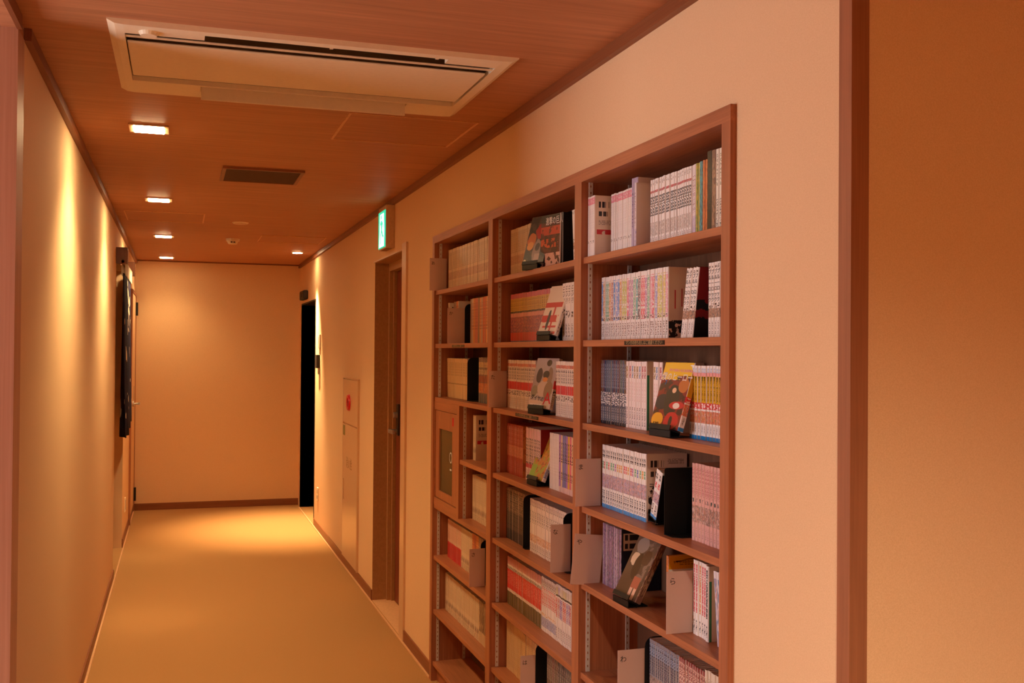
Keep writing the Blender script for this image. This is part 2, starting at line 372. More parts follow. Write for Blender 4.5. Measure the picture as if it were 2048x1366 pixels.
for q in range(seg):
    t0, t1 = q*math.tau/seg, (q+1)*math.tau/seg
    P = lambda r, t, x: (x, .035-.0+r*math.cos(t), 1.228+r*math.sin(t))
    for (ra, xa, rb, xb) in ((.062, -.014, .055, -.028), (.055, -.028, .036, -.026), (.036, -.026, .032, -.016)):
        rg.poly([P(ra, t0, xa), P(ra, t1, xa), P(rb, t1, xb), P(rb, t0, xb)])
rgo = part('lamp_ring', rg, 'red_ring', hc, smooth=True)
part('button', MB().disc((-.020, .035, 1.228), 0, .032, .006, 20), 'dark_box', rgo)
# exit sign
xs = empty('exit_sign', (XR, 6.115, 2.338), 'green running man exit sign box high above the wooden door', 'sign')
part('housing', MB().box(-.052, 0, -.115, .115, -.127, .127), 'sign_case', xs, bevel=.002)
face = part('face_panel', B(-.0555, -.052, -.105, .108, -.118, .100), 'sign_green', xs)
part('pictogram_field', MB().poly([(-.0562, .085, -.112), (-.0562, -.075, -.112), (-.0562, -.082, -.02), (-.0562, -.065, .085), (-.0562, .060, .085), (-.0562, .065, -.03)]), 'sign_white', face)
man = MB()
def stroke(p, q, wd):
    p, q = Vector(p), Vector(q); d = (q-p).normalized(); n = Vector((-d.y, d.x))*wd/2
    man.poly([(-.0567, *(p+n)), (-.0567, *(p-n)), (-.0567, *(q-n)), (-.0567, *(q+n))])
for p, q, wd in (((.005, .045), (-.005, -.01), .03), ((-.005, -.01), (.03, -.05), .02), ((.03, -.05), (.03, -.095), .018), ((-.005, -.012), (-.035, -.05), .02), ((-.035, -.05), (-.06, -.055), .016), ((.003, .04), (.035, .02), .014), ((.035, .02), (.045, .045), .012), ((0, .042), (-.03, .022), .014), ((-.03, .022), (-.045, .0), .012)):
    stroke(p, q, wd)
man.poly([(-.0567, .012+.014*math.cos(t*math.tau/14), .066+.014*math.sin(t*math.tau/14)) for t in range(14)])
part('running_figure', man, 'sign_green', face)
part('bottom_cover', MB().box(-.045, -.01, -.09, .09, -.1285, -.127), 'trim_wood_y', xs)

# small wall fittings by the dark doorway
o = empty('intercom', (XR, 9.34, 1.69), 'square white wall plate beside the dark doorway', 'switch')
part('plate', B(-.012, 0, -.06, .06, -.06, .06), 'plastic_white', o, bevel=.002); part('rocker', B(-.016, -.012, -.03, .03, -.045, .045), 'plastic_white', o, bevel=.002)
o = empty('card_reader', (XR, 9.37, 1.51), 'narrow dark card reader below the white wall plate', 'card reader')
part('body', B(-.03, 0, -.045, .045, -.06, .06), 'dark_box', o, bevel=.003); part('tab', B(-.012, 0, -.03, .02, -.115, -.06), 'steel', o)
o = empty('wall_outlet', (XR, 9.37, .32), 'white power outlet low on the wall by the dark doorway', 'outlet')
part('plate', B(-.008, 0, -.035, .035, -.06, .06), 'plastic_white', o, bevel=.002); part('socket', MB().box(-.0095, -.008, -.014, .014, .01, .04).box(-.0095, -.008, -.014, .014, -.04, -.01), 'plastic_grey', o)
o = empty('doorway_sensor', (XR, 10.42, 2.155), 'small dark sensor box mounted above the dark doorway', 'sensor')
part('housing', B(-.05, 0, -.16, .16, -.045, .045), 'dark_box', o, bevel=.012); part('lens', B(-.054, -.05, -.05, .05, -.02, .02), 'black_metal', o)
o = empty('wall_outlet', (XL, 9.35, .29), 'white power outlet low on the wall beyond the curtain', 'outlet')
part('plate', B(0, .008, -.035, .035, -.06, .06), 'plastic_white', o, bevel=.002); part('socket', B(.008, .0095, -.014, .014, -.04, .04), 'plastic_grey', o)
# door at the far end of the left wall
d3 = tag(empty('door_3', (XL, 10.48, 0)), kind='structure')
part('leaf', B(.0, .012, -.42, .42, .075, 2.13), 'wallpaper', d3); part('frame', MB().box(0, .018, -.45, -.42, 0, 2.16).box(0, .018, .42, .45, 0, 2.16).box(0, .018, -.42, .42, 2.13, 2.16), 'trim_wood_z', d3)
for z in (.11, 1.94): part('hinge', B(.012, .034, .40, .44, z, z+.13), 'hinge_black', d3)
lv = part('lever_base', MB().disc((.012, -.05, 1.09), 0, .026, .012, 16), 'steel', d3); part('lever', MB().disc((.02, -.05, 1.09), 0, .009, .05, 10).box(.06, .075, -.06, .06, 1.08, 1.10), 'steel', lv)
part('door_chain', MB().box(.012, .016, .16, .165, 1.12, 1.25), 'steel', d3)

# ------------------------------------------------------------------ noren curtain over the recess
for nm, y, lab in (('curtain_bracket', 7.715, 'dark wooden bracket block at the wall corner holding curtain rod'), ('curtain_bracket', 8.965, 'dark wooden bracket block on the wall holding curtain rod end beyond')):
    o = empty(nm, (XL, y, 2.26), lab, 'bracket', 'curtain rod brackets')
    part('block', B(0, .075, -.03, .025, -.06, .055), 'bracket_wood', o, bevel=.003); part('cap', B(.075, .08, -.02, .015, -.04, .035), 'trim_wood_z', o)
cr = MB().disc((XL+.045, 7.685, 2.215), 1, .011, 1.305, 12)
tag(cr.obj('curtain_rod', 'trim_wood_y'), 'slim wooden rod carrying the indigo door curtain', 'rod')
nr = empty('door_curtain', (XL+.045, 8.33, 2.2), 'indigo door curtain with pale brush pattern hanging over the recess', 'curtain')
for pnl, (ya, yb) in enumerate(((-.575, -.195), (-.19, .19), (.195, .575))):
    ny, nz = 16, 18; mb = MB()
    for j in range(nz+1):
        for i in range(ny+1):
            fy, fz = i/ny, j/nz; z = -.06 - fz*(1.16 - .03*pnl)
            y = ya + (yb-ya)*fy; x = (.008+.022*fz)*math.sin(fy*9+pnl*1.7+fz*1.2) + .012*fz*math.sin(fy*3+pnl)
            mb.v.append((x, y, z))
    for j in range(nz):
        for i in range(ny):
            a = j*(ny+1)+i; mb.f.append((a, a+1, a+ny+2, a+ny+1)); mb.mi.append(0)
    po_ = part('cloth_panel', mb, 'noren_cloth', nr, smooth=True); sm = po_.modifiers.new('s', 'SOLIDIFY'); sm.thickness = .003; sm.offset = 0
    for i in range(4):
        yc = ya + (yb-ya)*(i+.5)/4; part('tab', MB().box(-.014, -.011, yc-.02, yc+.02, -.07, .03).box(.011, .014, yc-.02, yc+.02, -.07, .03).box(-.014, .014, yc-.02, yc+.02, .026, .03), 'paper', nr)

# ------------------------------------------------------------------ ceiling fittings
def spot(parent, loc, power, size, blend, rad=.05, col=LAMP_COL, tilt=0.0, name='lamp_light'):
    l = bpy.data.lights.new(name, 'SPOT'); l.energy = power; l.spot_size = math.radians(size); l.spot_blend = blend
    l.shadow_soft_size = rad; l.color = col; o = bpy.data.objects.new(name, l); COL.objects.link(o); o.parent = parent; o.location = loc; o.rotation_euler = (0, tilt, 0); return o
def downlight(x, y, label, group='square ceiling downlights', power=LAMP_POWER, tilt=0.0, glow='lamp_glow', col=LAMP_COL, cone=121, off=''):
    o = empty('square_downlight'+off, (x, y, ZC), label, 'ceiling light', group); a, b = .077, .058
    part('frame', MB().box(-a, a, -a, -b, -.006, 0).box(-a, a, b, a, -.006, 0).box(-a, -b, -b, b, -.006, 0).box(b, a, -b, b, -.006, 0), 'cabinet_paint', o, bevel=.0015)
    part('diffuser'+off, B(-b, b, -b, b, -.009, -.001), glow, o)
    spot(o, (0, 0, -.012), power, cone, 1.0, .04, tilt=tilt, col=col, name='lamp_light'+off)
for y, lab in ((4.447, 'square warm downlight beside the long air conditioner'), (6.525, 'square warm downlight between the ceiling vent and the ceiling hatch'), (8.60, 'square warm downlight above the indigo curtain'), (10.55, 'square warm downlight closest to the end wall')):
    downlight(-.125, y, lab, power=LAMP_POWER*(.25 if y > 10 else 1), glow='lamp_glow_dim' if y > 10 else 'lamp_glow')
downlight(.35, -.35, 'square warm downlight in the hall ceiling in line with the bookcase corridor', power=LAMP_POWER*4.2, col=(1.0, .88, .70), cone=150, off='_offscreen')
o = empty('round_downlight', (1.02, 9.58, ZC), 'small round downlight by the dark doorway, grazing the wall', 'ceiling light')
rr = MB().disc((0, 0, -.005), 2, .052, .005, 24); part('rim', rr, 'cabinet_paint', o); part('bulb', MB().disc((0, 0, -.008), 2, .042, .004, 24), 'lamp_glow', o)
spot(o, (0, 0, -.012), LAMP_POWER*5.0, 62, 1.0, .02)
# air conditioner cassette
ac = empty('air_conditioner', ((AC[0]+AC[1])/2, (AC[2]+AC[3])/2, ZC), 'long white air conditioner cassette set into the wooden ceiling', 'air conditioner')
hx, hy = (AC[1]-AC[0])/2, (AC[3]-AC[2])/2; cx0, cy0 = (AC[0]+AC[1])/2, (AC[2]+AC[3])/2
ox0, ox1, oy0, oy1 = -.154-cx0, .928-cx0, 3.086-cy0, 3.60-cy0
sx0, sx1 = .06-cx0, .766-cx0; sy0, sy1 = 3.030-cy0, 3.088-cy0
def lip(mb, pts_out, pts_in, zo, zi): mb.poly([(*pts_out[0], zo), (*pts_out[1], zo), (*pts_in[1], zi), (*pts_in[0], zi)])
part('frame_end', MB().prism([(-hx, -hy, 0), (-hx, -hy, -.004), (-hx+.02, -hy, -.014), (ox0, -hy, -.016), (ox0, -hy, 0)], (0, 2*hy, 0)), 'plastic_white', ac)
part('frame_end', MB().prism([(hx, -hy, 0), (ox1, -hy, 0), (ox1, -hy, -.016), (hx-.02, -hy, -.014), (hx, -hy, -.004)], (0, 2*hy, 0)), 'plastic_white', ac)
part('frame_rail', MB().box(ox0, ox1, -hy, sy0, -.016, 0).box(ox0, sx0, sy0, sy1-.012, -.016, 0).box(sx1, ox1, sy0, sy1-.012, -.016, 0), 'plastic_white', ac)
part('outlet_lip', MB().box(ox0, ox1, sy1+.016, sy1+.03, -.014, -.011), 'plastic_white', ac)
part('frame_rail', MB().box(ox0, sx0, oy1+.02, hy, -.016, 0).box(sx1, ox1, oy1+.02, hy, -.016, 0).box(sx0, sx1, oy1+.09, hy, -.016, 0).box(ox0, ox1, oy1+.006, oy1+.02, -.016, 0), 'plastic_white', ac)
part('cavity', MB().box(-hx+.02, hx-.02, -hy+.02, hy-.02, .085, .095).box(-hx+.02, -hx+.024, -hy+.02, hy-.02, 0, .09).box(hx-.024, hx-.02, -hy+.02, hy-.02, 0, .09).box(-hx+.02, hx-.02, -hy+.02, -hy+.024, 0, .09).box(-hx+.02, hx-.02, hy-.024, hy-.02, 0, .09), 'plastic_grey', ac)
part('intake_panel', B(ox0+.004, ox1-.012, 3.145-cy0, 3.525-cy0, -.020, -.013), 'plastic_white', ac, bevel=.003)
part('intake_reveal', B(ox0, ox1-.03, 3.527-cy0, oy1+.006, .030, .036), 'plastic_white', ac)
part('louver', MB().box(sx0+.004, sx1-.004, sy0+.024, sy0+.036, .010, .014), 'plastic_grey', ac)
part('louver_arm', MB().box(.415-cx0, .425-cx0, sy0+.002, sy1-.012, -.006, .02), 'plastic_white', ac); part('louver_arm', MB().box(sx1-.03, sx1-.02, sy0+.002, sy1-.012, -.006, .02), 'plastic_white', ac)
fpv = part('open_flap', B(sx0+.002, sx1-.002, oy1+.05, oy1+.056, -.052, -.002), 'plastic_white', ac, bevel=.002); fpv.rotation_euler = (0, 0, 0)
part('remote_receiver', MB().disc((-.09-cx0, 3.05-cy0, -.026), 2, .022, .012, 20, r2=.028), 'plastic_white', ac)
# vent
o = empty('ceiling_vent', (.392, 5.43, ZC), 'framed brown mesh ventilation grille in the wooden ceiling', 'vent'); a, b = .198, .205
part('frame', MB().box(-a, a, -b, -b+.016, -.012, 0).box(-a, a, b-.016, b, -.012, 0).box(-a, -a+.018, -b+.016, b-.016, -.012, 0).box(a-.018, a, -b+.016, b-.016, -.012, 0), 'trim_wood_x', o, bevel=.001)
part('filter', B(-a+.018, a-.018, -b+.016, b-.016, -.004, 0), 'mesh_dark', o)
for q in range(24): part('slat', B(-a+.018, a-.018, -b+.02+q*.0155, -b+.030+q*.0155, -.009, -.004), 'mesh_dark', o)
# hatches
def hatch(x, y, lab):
    o = empty('ceiling_hatch', (x, y, ZC), lab, 'hatch', 'ceiling inspection hatches'); a = .253
    part('rim', MB().box(-a, a, -a, -a+.007, -.004, 0).box(-a, a, a-.007, a, -.004, 0).box(-a, -a+.009, -a+.007, a-.007, -.004, 0).box(a-.009, a, -a+.007, a-.007, -.004, 0), 'edge_strip', o); part('panel', B(-a+.009, a-.009, -a+.007, a-.007, -.0015, 0), 'ceiling_wood', o)
hatch(.855, 4.14, 'square ceiling hatch right beside the air conditioner'); hatch(-.097, 7.36, 'square ceiling hatch between two square downlights'); hatch(.853, 8.50, 'square ceiling hatch close to the round downlight')
o = empty('ceiling_speaker', (.403, 7.51, ZC), 'flat pale round ceiling speaker in front of smoke detector', 'speaker'); part('rim', MB().disc((0, 0, -.008), 2, .05, .008, 28, r2=.058), 'plastic_white', o); part('grille', MB().disc((0, 0, -.010), 2, .042, .002, 24), 'cabinet_paint', o)
o = empty('smoke_detector', (.403, 8.62, ZC), 'white domed smoke detector with dark slits on ceiling', 'smoke detector'); part('base', MB().disc((0, 0, -.02), 2, .052, .02, 24, r2=.056), 'plastic_white', o); part('dome', MB().disc((0, 0, -.042), 2, .034, .022, 24, r2=.046), 'plastic_white', o)
part('slit', MB().box(-.018, -.003, -.047, -.040, -.034, -.026).box(.003, .018, -.047, -.040, -.034, -.026), 'dark_box', o)

# ------------------------------------------------------------------ built-in bookcase
XBK = 1.385
BAY = {3: (2.118, 2.990), 2: (3.047, 3.946), 1: (4.004, 4.930)}     # near side, far side
bc = empty('built_in_bookcase', (1.29, 3.525, 0), 'tall walnut built-in bookcase of three bays full of paperbacks', 'bookcase')
bc_off = Vector((1.29, 3.525, 0))
def bpart(name, mb, mats, parent=bc, **kw):
    o = mb.obj(name, mats, parent, **kw)
    if parent is bc: o.location = -bc_off
    return o
bpart('top_rail', B(SF, XBK, BY0, BY1, 2.132, BZ), 'shelf_wood_y')
bpart('side_panel', B(SF, XBK, BY0, BAY[3][0], 0, 2.132), 'shelf_wood_z')
bpart('side_panel', B(SF, XBK, BAY[1][1], BY1, 0, 2.132), 'shelf_wood_z')
bpart('upright', B(SF, XBK, BAY[3][1], BAY[2][0], 0, 2.132), 'shelf_wood_z')
bpart('upright', B(SF, XBK, BAY[2][1], BAY[1][0], 0, 2.132), 'shelf_wood_z')
for b in (1, 2, 3):
    bpart('back_panel', B(XBK, 1.403, BAY[b][0]-.02, BAY[b][1]+.02, 0, 2.16), 'back_wood_shaded')
    bpart('plinth', B(1.215, 1.23, BAY[b][0], BAY[b][1], 0, .076), 'shelf_wood_y')
SH = {3: [1.898, 1.641, 1.385, 1.128, .892, .615, .354, .096], 2: [1.898, 1.641, 1.382, 1.124, .866, .609, .354, .096], 1: [1.900, 1.641, 1.382, .861, .611, .348, .096]}
shelf_obj = {}
for b in (3, 2, 1):
    for z in SH[b]:
        shelf_obj[b, z] = bpart('shelf', B(1.193, XBK, BAY[b][0], BAY[b][1], z-.020, z), 'shelf_wood_y', bevel=.0012)
CBY = (4.455, 4.489)   # stile beside the small glass cabinet
bpart('stile', B(1.189, XBK, CBY[0], CBY[1], .861, 1.362), 'shelf_wood_z')
bpart('shelf', B(1.193, XBK, BAY[1][0], CBY[0], 1.104, 1.124), 'shelf_wood_y', bevel=.0012)
# little cabinet with a glazed door
bpart('cabinet_frame', MB().box(1.192, 1.205, CBY[1], 4.930, 1.322, 1.362).box(1.192, 1.205, CBY[1], 4.930, .861, .897).box(1.192, 1.205, CBY[1], 4.510, .897, 1.322).box(1.192, 1.205, 4.922, 4.930, .897, 1.322), 'shelf_wood_y')
cd = bpart('cabinet_door', MB().box(1.196, 1.208, 4.513, 4.600, .90, 1.319).box(1.196, 1.208, 4.852, 4.919, .90, 1.319).box(1.196, 1.208, 4.600, 4.852, 1.234, 1.319).box(1.196, 1.208, 4.600, 4.852, .90, .937), 'shelf_wood_z', bevel=.0015)
part('glass_pane', B(1.203, 1.206, 4.598, 4.854, .935, 1.236), 'cabinet_glass', cd)
part('red_mark', MB().box(1.1955, 1.1962, 4.575, 4.600, 1.262, 1.300), 'ink_red', cd)
rm = MB()
for q in range(24):
    t0, t1 = q*math.tau/24, (q+1)*math.tau/24
    P = lambda r, t: (1.2022, 4.648+r*.9*math.cos(t), 1.112+r*math.sin(t))
    rm.poly([P(.026, t0), P(.026, t1), P(.021, t1), P(.021, t0)])
rm.box(1.2018, 1.2024, 4.634, 4.662, 1.052, 1.060)
part('glass_emblem', rm, 'ink_white', cd)
# slotted rails for the shelf pins
def rail(x0, x1, y, z0, z1):
    mb = MB(); xm = (x0+x1)/2; ya, q, z, e = y-.0025, 0, z0, .0021
    mb.box(x0, xm-e, ya, y, z0, z1).box(xm+e, x1, ya, y, z0, z1)
    while z < z1-.001:                       # bars between the punched slots
        top = min(z+.0133, z1); h = .0012
        if q % 5 == 4 and top-z > .013:      # every fifth bar has a small hole as well
            mb.box(xm-e, xm-h, ya, y, z, top).box(xm+h, xm+e, ya, y, z, top).box(xm-h, xm+h, ya, y, z, z+.005).box(xm-h, xm+h, ya, y, z+.0078, top)
        else: mb.box(xm-e, xm+e, ya, y, z, top)
        z += .0205; q += 1
    bpart('slotted_rail', mb, 'rail_metal')
for b in (1, 2, 3):
    y = BAY[b][1]; zs = [2.132] + SH[b]
    for hi, lo in zip(zs[:-1], zs[1:]):
        if b == 1 and lo == .861: continue
        for x0, x1 in ((1.2095, 1.2225), (1.343, 1.356)): rail(x0, x1, y, lo, hi-.020 if hi < 2.13 else hi)
for lo, hi in ((.861, 1.104), (1.124, 1.362)):
    for x0, x1 in ((1.2095, 1.2225), (1.343, 1.356)): rail(x0, x1, CBY[0], lo, hi)
# black notice strips on three shelf edges
for b, z, ya, yb, zc, txt in ((3, 1.641, 2.421, 2.673, 1.630, 'マンガの持ち出しはご遠慮ください'), (2, 1.382, 3.402, 3.655, 1.372, 'マンガの持ち出しはご遠慮ください'), (1, 1.641, 4.39, 4.60, 1.629, 'マンガの持ち出しはご遠慮ください')):
    so = shelf_obj[b, z]
    part('notice_strip', B(1.1915, 1.193, ya, yb, zc-.0058, zc+.0058), 'strip_black', so)
    text_on('notice_text', txt, .0125, 'strip_text', so, (1.1912, (ya+yb)/2, zc), (0, -1, 0), (0, 0, 1), sx=1.15)

# ------------------------------------------------------------------ paperbacks
WH = 'efe6e0'
def cover_plain(n, c): return printed(n, c, [])
BAR = [(.10, .42, .80, .90, 'bars', '2a2422', 70), (.10, .42, .66, .74, 'bars', '3a3230', 60), (.52, .92, .84, .92, 'lines', '8a7c78', 60), (.52, .85, .68, .72, 'lines', '8a7c78', 60)]
printed('cov_white', WH, []); printed('cov_cream', 'e8d6b8', []); printed('cov_dark', '2a2526', [])
printed('cov_barcode', WH, BAR + [(.05, .60, .0, .52, 'blob', '2a2226', .5), (.08, .5, .5, .56, 'glyph', '2a2422', 30)])
printed('cov_barcode_cream', 'ece0d0', BAR + [(.05, .9, .36, .44, 'blob', 'd0343a', .42), (.1, .8, .52, .60, 'lines', '9a8a80', 50)])
printed('cov_black_label', '100d0d', [(.02, .55, .70, .94, 'rect', 'c9b9a4', 0), (.06, .5, .84, .92, 'bars', '2a2220', 26), (.06, .5, .73, .80, 'bars', '2a2220', 22), (.05, .8, .45, .62, 'blob', '4a4038', .62)])
printed('cov_navy_label', '1d2030', [(.05, .75, .66, .93, 'rect', 'c8b8a8', 0), (.09, .7, .82, .91, 'bars', '2a2422', 24), (.09, .7, .69, .77, 'bars', '2a2422', 24)])
printed('cov_vine', 'eee0d6', [(.0, .9, .02, .26, 'blob', '1a1518', .50), (.14, .17, .42, .68, 'rect', 'c83a4a', 0), (.30, .33, .45, .70, 'rect', 'c85a62', 0), (.46, .48, .48, .70, 'rect', 'c85a62', 0)])
printed('cov_redblack', '8a1418', [(0, 1, 0, .55, 'blob', '0c0a0c', .46), (0, 1, 0, .25, 'rect', '0c0a0c', 0)])
printed('cov_orange', 'c87838', [(0, 1, 0, 1, 'blob', 'b0602c', .5)])
printed('cov_green_edge', 'ece4da', [(.55, 1, 0, .75, 'blob', 'd8a898', .52), (0, .06, 0, .8, 'rect', '3f9a78', 0)])
printed('cov_yellow', 'f0ece4', [(0, 1, .80, 1, 'rect', 'e8a81c', 0), (.2, .95, .90, .95, 'glyph', '4a2c10', 14), (.3, .9, .855, .875, 'lines', '8a5a18', 50), (.05, .17, .18, .34, 'rect', 'd0303a', 0), (.05, .17, .36, .50, 'rect', '7a9a80', 0), (.05, .17, .52, .64, 'rect', '5a78b0', 0), (.05, .17, .66, .75, 'rect', '6a70a8', 0), (0, 1, .02, .10, 'rect', 'e8a81c', 0)])
PAST = ['5b86c8', 'd88a4c', '6fa88a', 'c87c74', '8a8cc4', 'c8b040', 'd85a62', 'b07aa0', '5a9a9a', '5a4a5a', 'e06a48', '8aa060']
printed('sp_pink', WH, [(0, 1, .86, .97, 'rect', 'e8909f', 0), (.3, .7, .88, .95, 'num', WH, 20), (.35, .65, .3, .8, 'glyph', 'd8ccc8', 22), (.3, .7, .22, .27, 'num', '5a4a2a', 40)])
printed('sp_lilac', 'b9a6c0', [(0, .35, 0, 1, 'rect', '8a7c9c', 0), (.4, .8, .3, .8, 'glyph', '5a4a6a', 20)])
printed('sp_beast', WH, [(.25, .75, .90, .97, 'num', 'b8a8a0', 18), (0, .8, .16, .36, 'art', ['c8a890', 'efe6e0', '8a6a5a', 'e0d2c6'], 26), (.3, .75, .04, .13, 'glyph', '9a6a6a', 36)])
printed('sp_mix_a', 'e2d4d4', [(0, 1, 0, .3, 'art', ['8a7ab0', 'd8c8d0', 'b090a0'], 14), (.3, .7, .35, .85, 'glyph', '9a6a6a', 16)])
printed('sp_green', 'b8a040', [(0, 1, 0, 1, 'art', ['8a8a30', 'd8b850', '5a8a4a', 'e0c070'], 10)])
printed('sp_teal', '3a8a90', [(0, 1, 0, 1, 'art', ['2a6a98', '58b0b0', '2a3a5a', '3aa070'], 14)])
printed('sp_orange', 'd8743a', [(0, 1, 0, 1, 'art', ['c85a28', 'e89050', 'a84a28', 'f0b070'], 9)])
printed('sp_black', '141112', [(.2, .8, .3, .8, 'glyph', '2a2426', 12)])
printed('sp_brown', '7a5548', [(0, 1, .1, .9, 'art', ['8a5a4a', '5a4038', 'b08868', '6a3a3a'], 12)])
printed('sp_tallcream', 'e6dccb', [(.3, .7, .55, .95, 'glyph', '9a9078', 18), (.3, .7, .05, .40, 'glyph', '6a6058', 16)])
TITLE = {'blue': (.46, .62, .83), 'orange': (.87, .64, .43), 'green': (.57, .74, .64), 'brown': (.76, .53, .49), 'violet': (.64, .65, .82), 'lime': (.78, .78, .42), 'red': (.87, .46, .50), 'mauve': (.76, .58, .70), 'teal': (.44, .69, .69), 'black': (.46, .41, .45), 'yellow': (.87, .78, .46), 'pink': (.90, .66, .71)}
for nm_, hx_ in TITLE.items():
    printed('sp_onep_'+nm_, WH, [(.1, .9, .30, .93, 'glyph', hx_, 11), (.12, .88, .36, .90, 'blob', hx_, .50), (.25, .75, .06, .26, 'glyph', '6a4030', 26), (.2, .8, .31, .36, 'num', '5a4a48', 24)])
printed('sp_lock', 'efe4dc', [(.2, .8, .92, .97, 'num', '6a5a58', 22), (.2, .8, .38, .46, 'num', '4a3a3a', 14), (0, 1, .27, .39, 'art', ['5a4a58', 'd8a888', '3a3a48', 'e0c8b8'], 18), (.35, .7, .05, .23, 'glyph', '8a7c78', 28)])
printed('sp_night', '3a4258', [(0, 1, .5, 1, 'rand', ['3a4a68', '5a3a48', '4a5a58', '30405c', '6a4a38', '48566a'], 0), (.2, .8, .55, .95, 'glyph', '8a94a8', 18), (.1, .9, .30, .5, 'num', 'e4dcd8', 22), (.25, .75, .05, .28, 'glyph', 'b8b0ac', 26), (0, 1, 0, .05, 'rect', '2a2a34', 0)])
printed('sp_rose', 'eeddd8', [(.2, .8, .75, .93, 'randglyph', ['b86a70', '8a9ab8', 'a88a60'], 18), (.3, .75, .05, .32, 'glyph', '7a6460', 24), (.3, .7, .4, .7, 'glyph', 'dcb8b4', 20)])
printed('sp_hero', 'efe8e4', [(.15, .85, .90, .97, 'glyph', 'a8b4d0', 30), (0, 1, .855, .905, 'rect', 'e8a0a0', 0), (.05, .95, .50, .855, 'rect', 'd8a420', 0), (.0, 1, .415, .50, 'rect', 'd8303c', 0), (.2, .8, .42, .49, 'num', 'f0dcd8', 16), (0, 1, .225, .39, 'art', ['6a3a30', 'e0a060', 'c84a38', 'e8c8b0', '3a3038'], 16), (.35, .7, .09, .20, 'glyph', '8a7c78', 30), (0, 1, 0, .055, 'rect', '1f7fc0', 0)])
printed('sp_silver', WH, [(.2, .8, .80, .93, 'glyph', '2c2826', 14), (.2, .8, .62, .74, 'randglyph', ['d84848', '5a7ac0', '58a878', 'e09838', 'b05a9a'], 18), (0, 1, .32, .54, 'art', ['d8c8d0', '8a94b8', 'e8b8b0', '6a5a78', 'efe6e0'], 14), (.25, .75, .08, .28, 'glyph', '3a3432', 16), (0, 1, 0, .06, 'rect', '4f92cf', 0)])
printed('sp_blush', 'dcaaa2', [(.15, .85, .58, .96, 'glyph', 'c07a78', 20), (.25, .75, .50, .55, 'num', '3a4a48', 10), (0, 1, .24, .46, 'art', ['c84a48', 'e8c8bc', '6a5a58', 'e0a08c', '3a3a38'], 14), (.3, .7, .05, .2, 'glyph', 'b88a86', 26)])
printed('sp_plum', '8a6a80', [(0, .3, 0, 1, 'rand', ['c05a70', '4a3a58', 'd8c8d4', '7a5a90'], 0), (.3, 1, .05, .95, 'art', ['6a5068', 'b890a8', '3a3048', 'e0d0d8'], 12)])
printed('sp_color', WH, [(.25, .75, .30, .95, 'randglyph', ['d0485a', '3a3438', '5a9a78', 'd08040'], 18), (.3, .7, .05, .22, 'glyph', '3a3432', 14)])
printed('sp_thin', 'e8e0e4', [(0, 1, .0, .9, 'art', ['b05a68', 'e8dce0', '7a90b0', 'c8a0b0'], 5)])
printed('sp_slate', '8a8690', [(0, 1, .78, .95, 'rect', '9aa8c0', 0), (.15, .85, .52, .96, 'glyph', '3a3034', 24), (0, 1, .25, .5, 'art', ['6a4a50', 'c8a898', '3a3a48', 'b88a70'], 16), (.2, .8, .05, .22, 'glyph', 'c8c0bc', 22)])
printed('sp_wine', '8a3438', [(0, .3, 0, 1, 'rect', 'e0ccc0', 0), (.35, .9, .6, .95, 'glyph', 'e0b8a8', 18), (0, 1, .15, .45, 'art', ['3a2a20', '9a7a30', 'b04a40', '5a3a38'], 12)])
printed('sp_ivory', 'e6d8c4', [(.3, .7, .4, .9, 'glyph', '9a8468', 18), (.3, .7, .08, .28, 'glyph', 'b09a80', 22)])
printed('sp_tan', 'dcc09a', [(.2, .8, .5, .93, 'glyph', 'a0805c', 26), (0, 1, .26, .44, 'art', ['8a5a48', 'd8b890', 'b07860', 'e0caa8'], 16), (.3, .7, .06, .22, 'glyph', 'b8966c', 20)])
printed('sp_gold', 'd8b860', [(0, 1, .90, 1, 'rect', 'c8606c', 0), (0, 1, .63, .90, 'rect', 'd8ae48', 0), (.2, .8, .66, .88, 'glyph', '7a5a28', 22), (0, 1, .60, .64, 'rect', '4a4030', 0), (0, 1, .52, .60, 'rect', 'e0a090', 0), (0, 1, .20, .52, 'art', ['a83830', 'd88870', '5a4060', 'c85a48', 'e0c0a0'], 14), (0, 1, .03, .20, 'rect', 'd04a3c', 0), (0, 1, 0, .03, 'rect', '5a5a70', 0)])
printed('sp_bigwhite', 'efe4d8', [(.2, .8, .65, .95, 'glyph', '8a7a6c', 12), (.2, .8, .40, .52, 'num', '4a3a34', 10), (.25, .75, .05, .3, 'glyph', '9a8a7c', 16)])
printed('sp_ace', 'efe2d6', [(0, 1, .87, .93, 'randglyph', ['d87048', 'c85a3c'], 30), (.2, .8, .60, .85, 'glyph', '3a3434', 14), (0, 1, .40, .56, 'rect', 'd8383c', 0), (.15, .85, .28, .38, 'num', '3a3434', 14), (.25, .75, .05, .25, 'glyph', '8a7068', 26)])
printed('sp_rust', 'a83c30', [(.35, .75, .6, .95, 'glyph', 'e0a890', 24), (0, 1, .36, .58, 'art', ['b04838', 'd89070', '8a3028'], 18), (.35, .7, .05, .3, 'glyph', 'd09080', 24)])
printed('sp_candy', 'e8ccc8', [(.15, .85, .80, .96, 'rect', 'e8b8c0', 0), (.15, .85, .28, .80, 'glyph', '2c2426', 16), (0, 1, .24, .32, 'rect', 'c84a58', 0), (.3, .7, .04, .22, 'glyph', '9a8480', 24)])
printed('sp_snow', 'f0e6e0', [(.3, .7, .1, .9, 'glyph', 'dccac4', 20)])
